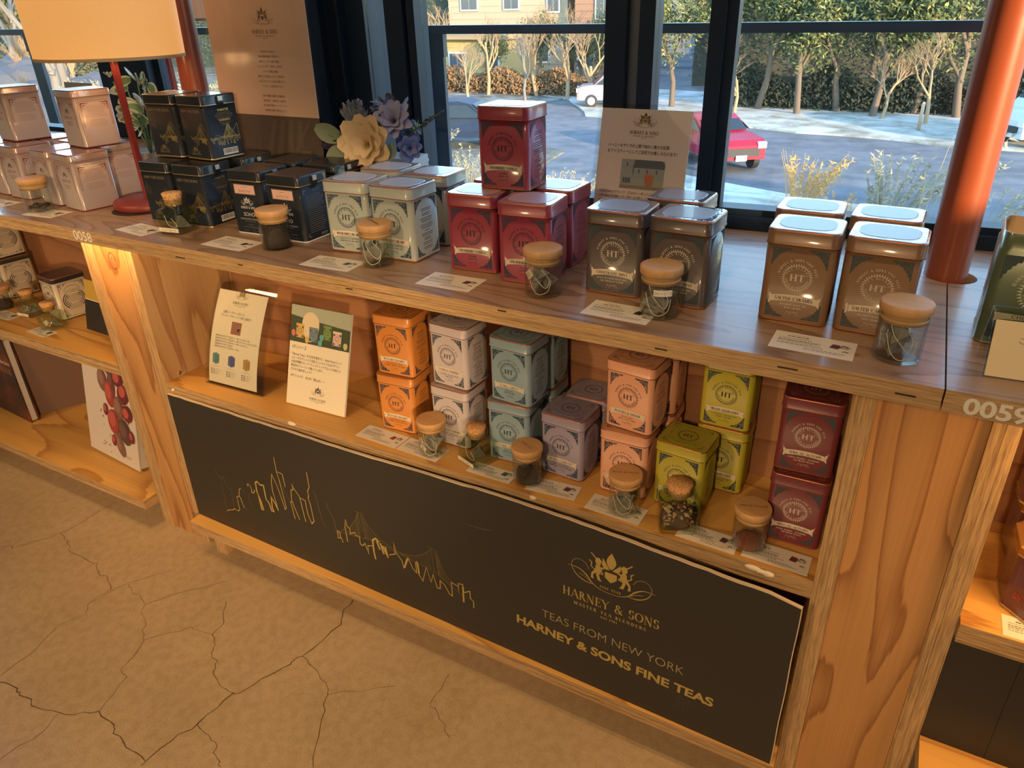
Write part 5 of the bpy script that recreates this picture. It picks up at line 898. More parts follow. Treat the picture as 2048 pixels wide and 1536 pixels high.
for x, y, z, rz, lab, tc_, w, h in [(-.300, .052, ZC, 3, 'description card lying alone at the left edge of the counter', TR, .080, .044), (-.126, .044, ZC, 6, 'description card under the jar of dark pearls', TR, .076, .046), (.138, .044, ZC, -6, 'description card left of the square corked jar on the counter', TB, .078, .046), (.348, .052, ZC, -1, 'description card before the pink-labelled black tins', TB, .086, .050),
 (.562, .043, ZC, 3, 'description card before the grey-green tins', TG, .085, .046), (.760, .050, ZC, 2, 'description card before the raspberry tins', TR, .081, .050), (1.000, .047, ZC, -1, 'description card before the chocolate mint tins', TB, .082, .047), (1.216, .048, ZC, -1, 'description card before the salted caramel tins', TP, .083, .046),
 (.540, .125, ZS, -2, 'description card before the orange tins', TO, .090, .040), (.629, .122, ZS, -3, 'description card under the jar with two tags', TR, .084, .040), (.768, .1165, ZS, 0, 'description card between the earl grey jar and the black tea jar', TG, .080, .030), (.875, .1225, ZS, 5, 'description card at the mauve black currant tin', TP, .082, .036),
 (.981, .118, ZS, -2, 'description card before the peach tins', TO, .087, .040), (1.119, .1155, ZS, -2, 'description card before the yellow tins, beside the dried flower jar', TP, .083, .036), (1.2115, .1185, ZS, -1, 'description card before the maroon tins', TR, .086, .040), (-.462, .127, ZA, -3, 'description card under the tagged jar in the left cabinet', TB, .075, .034), (-.650, .150, ZA, 0, 'description card at the left edge of the left cabinet shelf', TB, .080, .036), (1.508, .100, .4278, 0, 'description card under the octagonal purple tin', TP, .080, .036)]:
    card(x, y, z, rz, lab, tc_, w, h)
# ------------------------------------------------------------------ signs
def sheet(t, o, ex, ey, w, h, th, m, name='sheet'):
    ex, ey = Vector(ex), Vector(ey); n_ = ex.cross(ey); q = MB(); o = Vector(o); P = [o + ex * (sx * w / 2) + ey * (sy * h) + n_ * (sz * th) for sz in (-1, 0) for sy in (0, 1) for sx in (-1, 1)]
    i = q.add(P)
    for f in ((0, 2, 3, 1), (4, 5, 7, 6), (0, 1, 5, 4), (2, 6, 7, 3), (0, 4, 6, 2), (1, 3, 7, 5)): q.face([i + j_ for j_ in f])
    return q.build(name, m, t)
# large poster
t = thing('poster_stand', (.208, .300, ZC), 0, 'tall acrylic stand with a pinkish beige poster telling the tea brand story', 'poster stand', rot=(radians(-1), 0, 0)); X, Z = (1, 0, 0), (0, 0, 1)
posm = mat('poster_beige', (.62, .44, .36), .4); posd = mat('poster_photo_dark', (.10, .075, .06), .45, bump=(30, .1)); pi_ = mat('poster_ink', (.08, .06, .055), .5); poso = mat('poster_shade', (.59, .415, .335), .45)
sheet(t, (0, .002, 0), X, Z, .246, .40, .0025, acr, 'acrylic_back'); sheet(t, (0, -.0035, 0), X, Z, .252, .40, .0025, glassy('acrylic_hazy', (.95, .96, .95), 1.45, .25, rough=.16, refl=.6), 'acrylic_front'); q = MB(); q.box(-.126, .126, -.05, .05, 0, .003); q.build('acrylic_foot', acr, t)
q = MB(); q.box(-.118, .122, -.0018, -.0008, .156, .396, 0); q.box(-.118, .122, -.0018, -.0008, .006, .156, 1); d = Draw(q, (0, -.0018, 0), X, Z, .0002); d.rect(-.055, .255, .100, .396, 4, 1)
d.logo(.022, .292, .0300, 2, 2, 2)
JP = ['HARNEY & SONS は', '「伝統と革新の融合」を哲学とし', '1983年ニューヨーク郊外で創業。', 'マンハッタンのアート地区として有名な', 'ソーホーに旗艦店を展開。', '本国アメリカの高級レストランでの取り扱い', 'のみならず、ロンドンにある五つ星ホテルの', 'ハウスティーにも採用されています。', '', '世界中の茶園から厳選された最高品質な', '茶葉を使用し、伝統を守りつつ独創性の', '高い創作茶が特徴のティーブランドです。', '紅茶の新たな魅力をお楽しみください。']
for i, s_ in enumerate(JP):
    if s_: d.font(s_, .022, .262 - i * .0082, .0046, 2, 2, .5, (.0345, .0500, .0490, .0600, .0370, .0640, .0640, .0510, 0, .0560, .0560, .0580, .0540)[i])
for k in range(4): d.poly([(-.05 + k * .03, .02), (-.03 + k * .034, .02), (.02 + k * .02, .15), (.012 + k * .02, .15)], 3, 1)
d.stroke([(-.01, .01), (.10, .150)], .006, 3, 2); d.stroke([(.03, .01), (.12, .120)], .002, 2, 2); d.rect(.068, .01, .095, .10, 3, 2); d.frame(.068, .01, .095, .10, .002, 2, 3)
q.build('poster', [posm, posd, pi_, mat('poster_photo_light', (.125, .095, .075), .5), poso], t)
# tilted acrylic sign on the counter
t = thing('acrylic_sign', (.9355, .262, ZC), 0, 'tilted clear acrylic sign with iced tea photo, behind the chocolate mint tins', 'sign', rot=(radians(-11), 0, radians(0)))
sheet(t, (0, .0030, .001), X, Z, .146, .204, .002, acr, 'acrylic_back'); sheet(t, (0, -.003, .001), X, Z, .146, .204, .002, acr, 'acrylic_front'); q = MB(); q.box(-.073, .073, -.005, .040, 0, .002); ft = q.build('acrylic_foot', acr, t); ft.rotation_euler.x = radians(11)
q = MB(); q.box(-.067, .064, -.0022, -.0012, .004, .199, 0); d = Draw(q, (0, -.0022, 0), X, Z, .0002); d.logo(-.002, .1660, .0205, 1, 1, 1, False); d.crest(-.002, .1660 + .62 * .0205, .0140, 2, 2, lw=.004)
d.font('ハーニー＆サンズの上質で味わい豊かな紅茶', -.008, .1480, .0055, 1, 1, .5, .0900, .010); d.font('をアイスティーにしてご自宅でお楽しみ頂けます！', -.002, .1400, .0055, 1, 1, .5, .1020, .010)
d.rect(-.030, .092, .034, .132, 3, 1); d.rect(-.030, .092, .034, .0965, 7, 2); d.poly([(-.030, .118), (-.030, .132), (-.010, .132), (-.012, .10), (-.030, .0965)], 4, 2); d.rect(-.012, .106, .034, .121, 4, 2); d.poly([(-.010, .132), (.030, .132), (.034, .127), (.034, .121), (-.012, .121)], 6, 3)
for x_ in (-.026, -.022, -.018): d.rect(x_, .100, x_ + .003, .107, 6, 4)
for x_, z_ in ((-.022, .122), (-.004, .114), (.008, .114), (.022, .114)): d.rect(x_, z_, x_ + .002, z_ + .005, 6, 4)
d.poly([(.008, .0975), (.006, .109), (.008, .113), (.018, .113), (.020, .109), (.018, .0975)], 5, 4)
for i, s_ in enumerate(('①お好みのマグカップ、又はティーポットにサシェ（ティーバッグ）', 'と約100mlのお湯を入れて約3～5分蒸らした後、サシェを取り出します。', '②氷（約100ml）を入れてかき混ぜます。', '③水（約50ml）を足してできあがり！')): d.font(s_, -.060, .0840 - .0062 * i, .0047, 1, 1, 0, (.120, .122, .074, .068)[i], .008)
q.build('sign_sheet', [mat('sign_paper_pink', (.80, .70, .66), .5), dark_ink, gold, mat('photo_green_grey', (.40, .44, .38), .5), mat('photo_house_grey', (.36, .40, .42), .5), mat('iced_tea', (.50, .17, .06), .4), mat('photo_slate', (.10, .13, .16), .5), mat('photo_wood', (.30, .24, .20), .5)], t)
# curved acrylic holder on the shelf
t = thing('curved_sign_holder', (.1640, .1340, ZS), radians(2), 'curved leaning acrylic holder with a herbal iced tea leaflet, left end of the shelf', 'sign holder'); Wd_ = .154; Hh_ = .214
def cv(s, off): # curved profile leaning back
    z_ = s * Hh_ * .93; y_ = .040 * s + .050 * s * s; return y_ + off, z_
for nm, off, w_, m_ in (('acrylic_front', -.0022, Wd_, acr), ('acrylic_back', .0022, Wd_, acr)):
    q = MB(); rings = []
    for k in range(15):
        y_, z_ = cv(k / 14, off); rings.append([(-w_ / 2, y_, z_), (w_ / 2, y_, z_), (w_ / 2, y_ + .0012, z_), (-w_ / 2, y_ + .0012, z_)])
    q.loft(rings, 0, 0, 0); q.build(nm, m_, t)
q = MB(); q.box(-Wd_ / 2, Wd_ / 2, -.002, .060, 0, .002); q.build('acrylic_foot', acr, t)
lfm = [mat('leaflet_cream', (.74, .66, .52), .5), dark_ink, gold, mat('leaflet_photo', (.30, .13, .09), .5), mat('thumb_teal', (.12, .25, .24), .5), mat('thumb_blue', (.10, .12, .30), .5), mat('thumb_amber', (.42, .26, .07), .5)]
q = MB(); d0 = Draw(q, (0, 0, 0), (1, 0, 0), (0, 0, 1), .0); Lh = .1985
class CD(Draw):
    def P(s, x, y, L):
        ox, oy, a_, k = s.T; Xx = ox + x * cos(a_) - y * sin(a_); Yy = oy + x * sin(a_) + y * cos(a_); y_, z_ = cv(.03 + Yy / Hh_, 0); return (Xx - .004, y_ - .0002 * L, z_)
d = CD(q, (0, 0, 0), (1, 0, 0), (0, 0, 1), .0002)
for k in range(14): d.rect(-.064, Lh * k / 14 * .93, .064, Lh * (k + 1) / 14 * .93, 0, 0)
d.logo(-.002, .1620, .0200, 1, 1, 1, False); d.crest(-.002, .1620 + .62 * .02, .013, 2, 2, lw=.006); d.font('上質なハーブティーを使った', -.014, .1430, .0052, 1, 1, .5, .058, .01); d.font('アイスハーブティーソーダをご自宅で！', -.006, .1360, .0052, 1, 1, .5, .080, .01)
d.rect(-.014, .1050, .012, .1290, 3, 1); d.poly([(.003, .110), (.009, .114), (.008, .118), (.002, .116)], 1, 2)
for i, w_ in enumerate((.090, .110, .086, .048, .066)): d.font('お好みのマグカップ又はティーポットにサシェを入れて約三分'[: int(w_ * 250)], -.052, .0965 - i * .0054, .0042, 1, 1, 0, w_, .008)
for k, cx_ in enumerate((-.046, -.004, .036)):
    d.poly([(cx_ - .009, .042), (cx_, .039), (cx_ + .009, .042), (cx_ + .009, .060), (cx_, .063), (cx_ - .009, .060)], 4 + k, 1); d.stroke([(cx_, .039), (cx_, .058)], .0005, 1, 2); d.arc(cx_ + .0045, .051, .003, .005, 0, 360, .0005, 1, 2, 10)
    d.font('ハーブティー', cx_, .0335, .0036, 1, 1, .5, .020); 
    for i in range(3): d.font('香り高いブレンド'[: 8 - i], cx_ - .013, .0265 - i * .0045, .0034, 1, 1, 0, .027 - .003 * i, .008)
q.build('leaflet', lfm, t)
# foam board leaning
t = thing('leaning_foam_board', (.3680, .1420, ZS + .0016), radians(2), 'cream foam board with egg and tin photo, leaning beside the orange tins', 'sign board', rot=(radians(-18), 0, radians(2)))
fw_, fh_ = .139, .190; q = MB(); q.box(-fw_ / 2, fw_ / 2, 0, .0045, 0, fh_, (1, 0, 1)); q.build('board', [mat('foam_face', (.74, .66, .50), .55), mat('foam_white_edge', (.78, .76, .70), .6)], t)
q = MB(); d = Draw(q, (0, 0, 0), X, Z, .0002); y0 = .121; d.rect(-fw_ / 2, y0, fw_ / 2, fh_, 1, 1); d.poly([(-fw_ / 2, .171), (-.02, .166), (fw_ / 2, .160), (fw_ / 2, fh_), (-fw_ / 2, fh_)], 2, 2)
d.poly([(-.022 + .020 * sin(t_) * (1 - .18 * cos(t_)), .153 - .028 * cos(t_)) for t_ in [2 * pi * i / 20 for i in range(20)]], 3, 3)
for x_, z_, mi, w_ in ((-.046, .130, 4, .018), (-.014, .127, 5, .020), (.018, .135, 6, .018), (.041, .128, 7, .019)):
    d.rect(x_ - w_ / 2, z_, x_ + w_ / 2, z_ + .026, mi, 4); d.rect(x_ - w_ / 2 - .0004, z_ + .0225, x_ + w_ / 2 + .0004, z_ + .0265, 3 if mi == 7 else mi, 5); d.arc(x_, z_ + .013, .0042, .0042, 0, 360, .0006, 8, 5, 12)
    for qx in (-1, 1):
        for zz in (.003, .020): d.poly([(x_ + qx * w_ * .45, z_ + zz - .003), (x_ + qx * w_ * .45, z_ + zz + .003), (x_ + qx * w_ * .2, z_ + zz)], 8, 5)
for x_, z_, mi in ((-.061, .137, 9), (-.028, .128, 4), (.003, .126, 10), (.006, .137, 10), (.061, .130, 11)): d.poly([(x_ + .0048 * sin(t_) * (1 - .15 * cos(t_)), z_ - .0065 * cos(t_)) for t_ in [2 * pi * i / 14 for i in range(14)]], mi, 6)
d.font('HTシリーズ', -.062, .1080, .0088, 0, 1, 0, .033)
for i, (s_, w_) in enumerate((('『Harney Teas』から名を受けた、New Yorkらしい', .118), ('ユニークなブレンドと可愛らしいカラフルなデザイン', .114), ('の缶が特徴です。アーティスティックでエッジの効いた', .117), ('都会的なフレーバーが揃っています。', .076), ('どれから始めましょう？', .050))): d.font(s_, -.063, .0955 - .0074 * i, .0058, 0, 1, 0, w_, .008)
d.font('20サシェ入り　¥2,592（税込み）～', -.063, .0540, .0058, 0, 1, 0, .082, .008); d.logo(.005, .0175, .0190, 0, 0, 1, False)
q.build('board_print', [dark_ink, mat('grass_green', (.045, .065, .03), .6), mat('photo_sky_green', (.36, .40, .30), .6), mat('egg_cream', (.68, .57, .38), .5), mat('thumb_yellow', (.58, .38, .10), .5), mat('thumb_slateblue', (.15, .22, .27), .5), mat('thumb_green', (.16, .26, .06), .5), mat('thumb_pink', (.62, .42, .40), .5), mat('thumb_ink', (.05, .07, .09), .5), mat('egg_pink', (.60, .16, .16), .5), mat('egg_teal', (.12, .34, .36), .5), mat('egg_green', (.48, .50, .20), .5)], t)
# tent card at right + small background card + black card
t = thing('tent_card', (1.4330, .058, ZC), radians(4), 'yellowish tent card in clear holder in front of the green tin', 'sign', rot=(0, 0, radians(4)))
for nm, a_, yo in (('front_panel', -17, 0), ('rear_panel', 17, .036)):
    q = MB(); q.box(-.064, .064, -.0015, .0, 0, .064); o = q.build(nm, acr, t); o.location = (0, yo - (.008 if yo == 0 else -.006), 0); o.rotation_euler = (radians(a_), 0, 0)
    if yo == 0:
        q = MB(); q.box(-.062, .062, -.0022, -.0017, .001, .055, 0); d = Draw(q, (0, -.0022, 0), X, Z, .0002); d.font('ご購入は書', -.040, .0350, .0074, 1, 1, 0, .036); d.font('お願い', -.027, .0255, .0074, 1, 1, 0, .020); s_ = q.build('printed_sheet', [mat('tent_cream', (.72, .60, .36), .5), grey_ink], o)
t = thing('background_card', (-.415, .318, ZC), radians(-4), 'small grey and beige card standing behind the pinkish white tins', 'sign', rot=(radians(-8), 0, radians(-4))); q = MB(); q.box(-.055, .055, 0, .002, 0, .195, 0); d = Draw(q, (0, 0, 0), X, Z, .0002); d.rect(-.055, 0, .055, .122, 1, 1); d.font('CASSIS シリーズ', -.050, .108, .0085, 2, 2, 0, .05); d.lines(-.050, .098, .085, 5, .008, .004, 2, 2); d.rect(-.03, .13, .03, .18, 3, 2); q.build('card_sheet', [mat('card_grey', (.22, .21, .20), .5), mat('card_beige', (.55, .46, .38), .5), dark_ink, mat('card_brownish', (.30, .24, .22), .5)], t)
t = thing('black_card_stand', (-.305, .180, ZA + .001), radians(-3), 'black and gold card standing by the right side panel of the left cabinet', 'sign', rot=(radians(-12), 0, radians(-3))); q = MB(); q.box(-.074, .074, 0, .003, .001, .075, 0); q.box(-.072, .074, .0004, .003, .075, .120, 1); d = Draw(q, (0, 0, 0), X, Z, .0003); d.rect(-.072, .0735, .074, .0755, 2, 1); d.rect(-.012, .078, .06, .115, 2, 1); q.build('card', [mat('card_black', (.018, .018, .020), .5), mat('card_gold', (.45, .30, .05), .5), cream], t)
q = MB(); q.box(-.072, .074, .0035, .030, 0, .002); q.build('card_foot', acr, t).rotation_euler.x = radians(12)
# ------------------------------------------------------------------ books in the left cabinet
def book(loc, rot, w, h, th, cover, label, name='hardcover_book'):
    t = thing(name, loc, 0, label, 'book', rot=rot); q = MB(); q.box(-w / 2, w / 2, 0, .003, 0, h); q.box(-w / 2, w / 2, th - .003, th, 0, h); q.box(-w / 2, -w / 2 + .003, .003, th - .003, 0, h); q.build('cover', cover, t)
    q = MB(); q.box(-w / 2 + .004, w / 2 - .004, .0035, th - .0035, .003, h - .003); q.build('pages', mat('book_pages', (.62, .57, .50), .8, bump=(900, .8, .0006)), t); return t
darkc = mat('dark_cover', (.055, .030, .026), .5); n = darkc.node_tree; n.links.new(ramp(n, [(.42, (.035, .022, .020)), (.55, (.085, .030, .020)), (.7, (.20, .050, .020))], noise(n, mapn(n, (1, 1, 1)), 14, 5)), pbsdf(darkc).inputs['Base Color'])
whitec = mat('white_cover', (.62, .55, .50), .4); brownc = mat('brown_cover', (.19, .11, .075), .6)
t = book((-.835, .158, ZL), (0, 0, radians(-4)), .215, .245, .022, darkc, 'dark macaron book with reddish cover at the left edge, standing upright')
q = MB(); d = Draw(q, (0, 0, 0), X, Z, .0003); d.serif('PIERRE', .025, .188, .018, 0, 1, .5, .085, bold=.6); d.font('MACARON', .050, .171, .0150, 1, 1, .5, .105, .01); d.serif('HERME', .070, .143, .018, 0, 1, .5, .062, bold=.6); q.build('cover_lettering', [mat('rose_gold', (.36, .22, .14), .4), mat('silver_letter', (.62, .58, .50), .4)], t)
t = book((-.730, .238, ZL), (radians(6), 0, radians(62)), .17, .240, .014, brownc, 'plain brown book leaning in the dark behind the macaron book')
t = book((-.347, .136, ZL + .0055), (radians(-10), 0, radians(-5)), .218, .290, .030, whitec, 'white book with red and brown macarons falling down its cover')
q = MB(); d = Draw(q, (0, 0, 0), X, Z, .0002); rr = random.Random(4)
for i, (x_, z_, rx, ry, a_, mi) in enumerate([(.010, .255, .023, .030, 0, 0), (-.018, .205, .022, .030, .2, 1), (.020, .200, .016, .040, 0, 2), (.010, .175, .022, .034, .1, 0), (.052, .225, .024, .022, .5, 3), (.068, .188, .024, .026, -.5, 3), (.045, .148, .022, .030, .2, 1), (.080, .142, .022, .022, .6, 3), (.018, .105, .027, .033, .1, 0), (.062, .090, .026, .034, .4, 2), (.035, .050, .016, .034, .5, 1), (-.014, .130, .010, .016, 0, 3), (.012, .055, .011, .015, 0, 3), (.092, .085, .010, .016, .2, 3)]):
    d.T = (x_, z_, a_, 1); d.disc(0, 0, rx, ry, mi, 2 + i, 18); d.disc(-rx * .25, ry * .2, rx * .55, ry * .6, (5, 6, 7, 5)[mi], 2.5 + i, 14)
    if rx > .02: d.stroke([(rx * .5, -ry * .75), (rx * .75, 0), (rx * .5, ry * .75)], .003, 4, 2.6 + i)
d.T = (0, 0, 0, 1)
for _ in range(34): x_, z_ = rr.uniform(-.03, .10), rr.uniform(.01, .12) if rr.random() < .7 else rr.uniform(.1, .27); d.disc(x_ - .015, z_, rr.uniform(.001, .003), rr.uniform(.001, .0035), 3, 1, 6)
d.lines(.055, .024, .028, 2, .004, .001, 4, 1)
q.build('cover_picture', [mat('mac_red', (.34, .05, .045), .45), mat('mac_brown', (.20, .095, .07), .5), mat('mac_dark', (.10, .05, .045), .5), mat('mac_wine', (.16, .02, .03), .5), mat('mac_cocoa', (.05, .025, .02), .5), mat('mac_red_light', (.46, .10, .08), .45), mat('mac_brown_light', (.28, .15, .11), .5), mat('mac_dark_light', (.16, .08, .07), .5)], t)
# ------------------------------------------------------------------ flower box and pot plant by the window
leafg = mat('leaf_grey_green', (.16, .20, .13), .6); leafe = mat('leaf_cream_edge', (.50, .55, .46), .6); petc = mat('petal_cream', (.66, .50, .30), .55); petb = mat('petal_lilac_blue', (.16, .19, .42), .55); petd = mat('dusky_purple', (.07, .055, .11), .7); grn = mat('stem_green', (.10, .17, .06), .6); silv = mat('silver_herb', (.20, .22, .27), .7); boxw = mat('flower_box_white', (.45, .46, .50), .5)
def petal(q, c_, dir_, up, ln, wd, curl, m, n_=5):
    dir_ = Vector(dir_).normalized(); up = Vector(up).normalized(); sd = dir_.cross(up).normalized(); rows = []
    for i in range(n_ + 1):
        t_ = i / n_; w_ = wd * sin(pi * min(.97, .12 + t_ * .82)) ** .7; p = Vector(c_) + dir_ * ln * t_ + up * curl * (t_ ** 2) * ln; rows.append((p - sd * w_ + up * w_ * .25, p - up * 0, p + sd * w_ + up * w_ * .25))
    i0 = q.add([x for r in rows for x in r])
    for i in range(n_):
        for k in range(2): a_ = i0 + 3 * i + k; q.face((a_, a_ + 1, a_ + 4, a_ + 3), m, True)
def bloom(parent, c_, nrm, R_, m_, layers, name, rnd, mats):
    q = MB(); nrm = Vector(nrm).normalized(); a0 = nrm.orthogonal().normalized(); b0 = nrm.cross(a0)
    for li, (n_, ln, ti, cu) in enumerate(layers):
        for k in range(n_):
            a_ = 2 * pi * (k + .5 * li) / n_ + rnd.uniform(-.1, .1); rd = a0 * cos(a_) + b0 * sin(a_); d_ = rd * cos(ti) + nrm * sin(ti); up = nrm * cos(ti) - rd * sin(ti)
            petal(q, Vector(c_) + rd * .003, d_, up, R_ * ln * rnd.uniform(.92, 1.08), R_ * ln * .40, cu, 0)
    for _ in range(26): v = (a0 * rnd.uniform(-1, 1) + b0 * rnd.uniform(-1, 1)) * R_ * .14; q.tube([Vector(c_) + v * .3, Vector(c_) + v + nrm * R_ * .22], .0006, 3, 1)
    return q.build(name, mats, parent)
rnd = random.Random(12)
t = thing('flower_box', (.470, .318, ZC), radians(5), 'white box with artificial flowers: cream dahlia, lilac rose, silver foliage', 'flower arrangement')
q = MB(); q.box(-.055, .055, -.028, .028, 0, .100); q.box(-.056, .056, -.029, .029, .088, .092); q.build('box', boxw, t)
bloom(t, (-.016, -.046, .124), (.05, -1, .15), .047, 0, ((9, 1., .15, .1), (8, .85, .45, .05), (6, .6, .8, .0)), 'cream_flower', rnd, [petc, mat('stamen_yellow', (.50, .34, .08), .6)])
bloom(t, (.024, -.020, .158), (.2, -.8, .5), .030, 0, ((6, 1., .75, -.5), (6, .9, 1.0, -.5), (4, .7, 1.2, -.4)), 'lilac_rose', rnd, [mat('petal_grey_lilac', (.25, .26, .42), .55), petd])
for c_, r_ in (((.042, -.010, .140), .022), ((.050, -.022, .118), .020)): bloom(t, c_, (.6, -.7, .1), r_, 0, ((7, 1., .3, .0), (5, .7, .8, .0)), 'blue_flower', rnd, [petb, petd])
q = MB()
for k in range(46): a_ = rnd.uniform(-.9, .9); b_ = rnd.uniform(-.5, .5); v = Vector((sin(a_) * .55, b_ * .4 - .1, cos(a_))); base = Vector((-.050, -.018, .135)); p1 = base + v * rnd.uniform(.035, .060); q.tube([base + v * .01, p1], [.0009, .0014], 4, 0); [petal(q, base + v * s_, v + Vector((rnd.uniform(-.8, .8), rnd.uniform(-.8, .2), .2)), (0, -1, .3), .010, .0018, 0, 0, 2) for s_ in (.02, .03, .04, .048)]
q.build('silver_foliage', silv, t)
for c_, d_, l_, w_ in (((-.075, -.036, .128), (-.8, -.3, .45), .045, .016), ((-.070, -.036, .115), (-.7, -.4, -.55), .036, .014), ((-.030, -.036, .130), (-.3, -.3, 1), .03, .013), ((.020, -.040, .118), (.8, -.5, -.1), .034, .014), ((.005, -.035, .140), (.4, -.5, .8), .028, .012)):
    q = MB(); petal(q, c_, d_, (0, -1, .2), l_, w_, .1, 0, 6); q.build('leaf', leafg, t)
q = MB()
for _ in range(26): c_ = Vector((-.095 + rnd.uniform(-.016, .018), -.022 + rnd.uniform(-.01, .012), .095 + rnd.uniform(-.02, .045))); petal(q, c_, (rnd.uniform(-1, 1), -1, rnd.uniform(-1, 1)), (0, -.5, 1), .016, .009, .4, 0, 3)
q.build('dark_blossoms', petd, t); q = MB()
for _ in range(30): c_ = Vector((rnd.uniform(-.03, .03), rnd.uniform(-.02, .02), .165 + rnd.uniform(-.015, .022))); petal(q, c_, (rnd.uniform(-1, 1), -.6, rnd.uniform(-.6, 1)), (0, -.5, 1), .016, .008, .3, 0, 3)
q.build('grey_blossoms', mat('dusty_grey_blue', (.13, .13, .18), .7), t)
q = MB(); P0, P1 = Vector((.030, -.020, .128)), Vector((.112, -.008, .178)); q.tube([P0, P0.lerp(P1, .5), P1], .0012, 5, 0)
for k in range(24): c_ = P0.lerp(P1, .15 + k / 24 * .35); petal(q, c_, (rnd.uniform(-.5, .9), rnd.uniform(-1, .5), rnd.uniform(-.6, .9)), (1, 0, .6), .014, .0014, .1, 0, 2)
for k in range(90): c_ = P0.lerp(P1, .5 + k / 90 * .5); v = Vector((rnd.uniform(-1, 1), rnd.uniform(-1, 1), rnd.uniform(-1, 1))).normalized() * .0045 * (1.3 - k / 90); q.quad(c_, c_ + v, c_ + v * 1.2 + Vector((.0016, 0, .001)), c_ + Vector((.0016, 0, .001)), 1)
q.build('dark_flower_spike', [grn, mat('spike_brown', (.05, .025, .04), .8)], t)
t = thing('variegated_plant', (-.205, .338, ZC), 0, 'potted plant with white-edged leaves and one pale bloom, behind the lamp pole', 'plant')
q = MB(); q.lathe([(0, 0), (.028, 0), (.036, .06), (.033, .06), (.03, .055), (0, .055)], seg=20); q.build('pot', mat('pot_grey', (.20, .20, .20), .6), t)
q = MB(); [q.tube([(0, 0, .05), (x * .5, y * .5, z * .6), (x, y, z)], .0014, 4) for x, y, z in ((.01, 0, .20), (.035, 0, .18), (-.03, 0, .19), (.02, -.02, .14), (.045, .01, .12), (-.055, -.01, .20), (.03, .02, .09))]; q.build('stems', grn, t)
for k in range(30):
    z = rnd.uniform(.09, .215); a_ = rnd.uniform(-.6, pi + .6); r_ = rnd.uniform(.0, .035); c_ = Vector((.02 + r_ * cos(a_), -abs(r_ * sin(a_)) * .6, z)); d_ = (cos(a_), -abs(sin(a_)) * .6, rnd.uniform(-.5, .9)); q = MB(); petal(q, c_, d_, (0, -1, .35), rnd.uniform(.030, .044), .0115, .15, 1, 5); petal(q, c_ + Vector((0, -.0008, 0)), d_, (0, -1, .35), rnd.uniform(.026, .036), .0078, .15, 0, 5); q.build('leaf', [mat('leaf_mid_green', (.12, .22, .09), .5), leafe], t)
q = MB(); [petal(q, (-.062, -.01, .208), (cos(k * .7), sin(k * .7), 1.1), (-cos(k * .7), -sin(k * .7), .6), .016, .0035, -.1, 0, 3) for k in range(9)]; q.build('pale_bloom', mat('bloom_pale', (.55, .58, .40), .6), t)
# ------------------------------------------------------------------ outside: railing, street, cars, trees, houses
rail_m = mat('railing_metal', (.045, .06, .085), .4, .2)
t = thing('balcony_railing', (0, 1.6, -.1), 0, 'dark metal balcony railing with flat posts outside the windows', 'railing')
q = MB(); q.box(-7, 6, -.025, .025, 1.105, 1.132); q.build('handrail', rail_m, t)
for x in (-5.13, -2.72, -.31, 2.10, 4.5): q = MB(); q.box(x - .040, x + .040, -.008, .008, 0, 1.105); q.box(x - .046, x + .046, -.012, .012, 1.03, 1.105); q.build('post', rail_m, t)
q = MB(); q.box(-7, 6, -.9, .2, -.1, -.01); q.build('deck_edge', mat('deck_grey', (.25, .25, .25), .7), t)
asph = mat('asphalt', (.13, .135, .14), .8); n = asph.node_tree; n.links.new(ramp(n, [(.35, (.10, .105, .11)), (.65, (.17, .175, .18))], noise(n, mapn(n, (1, 1, 1)), 1.3, 5)), pbsdf(asph).inputs['Base Color'])
frost = mat('frosty_grass', (.34, .34, .28), .9); n = frost.node_tree; n.links.new(ramp(n, [(.32, (.22, .20, .14)), (.48, (.40, .39, .32)), (.62, (.58, .60, .58))], noise(n, mapn(n, (1, 1, 1)), .7, 8, .4, .65)), pbsdf(frost).inputs['Base Color'])
GZ = -3.5
b = MB(); i = b.add([(-160, -40, GZ), (80, -40, GZ), (80, 160, GZ), (-160, 160, GZ)]); b.face((i, i + 1, i + 2, i + 3)); struct(b.build('ground', asph), 'grey asphalt street and parking area')
def patch(pts, z, m, label, seed=0, rise=0):
    rr = random.Random(seed); q = MB(); P = []
    for i in range(len(pts)):
        (x0, y0), (x1, y1) = pts[i], pts[(i + 1) % len(pts)]; k = max(1, int(math.hypot(x1 - x0, y1 - y0) / 1.5))
        for j in range(k): P.append((x0 + (x1 - x0) * j / k + rr.uniform(-.25, .25), y0 + (y1 - y0) * j / k + rr.uniform(-.25, .25)))
    k = len(P); i = q.add([(x, y, z) for x, y in P] + [(x, y, z - .1) for x, y in P]); q.face(range(i, i + k))
    for j in range(k): q.face((i + j, i + k + j, i + k + (j + 1) % k, i + (j + 1) % k))
    o = q.build('verge', m); struct(o, label); return o
patch([(-12.5, 31.2), (-5, 30.4), (2.2, 28.6), (14, 27), (40, 26), (40, 40), (-30, 44), (-16, 37)], GZ + .06, frost, 'frosted grass bank between the street and the trees', 1)
patch([(-7, 14), (-5.2, 20.5), (-2.8, 19.7), (.5, 18.3), (3.2, 16.6), (9, 13.5), (9, 6), (-7, 6)], GZ + .08, frost, 'frosted verge close to the building', 2)
slope_m = mat('dry_slope', (.14, .13, .10), .9); n = slope_m.node_tree; n.links.new(ramp(n, [(.35, (.07, .07, .05)), (.5, (.16, .15, .11)), (.68, (.34, .35, .33))], noise(n, mapn(n, (1, 1, 1)), .8, 8, .4, .65)), pbsdf(slope_m).inputs['Base Color'])
patch([(-60, 10), (-60, 60), (-17, 50), (-16.5, 30), (-14.6, 25.2), (-9.5, 22.8), (-9.0, 6)], GZ + .05, slope_m, 'frosted slope at the left', 3)
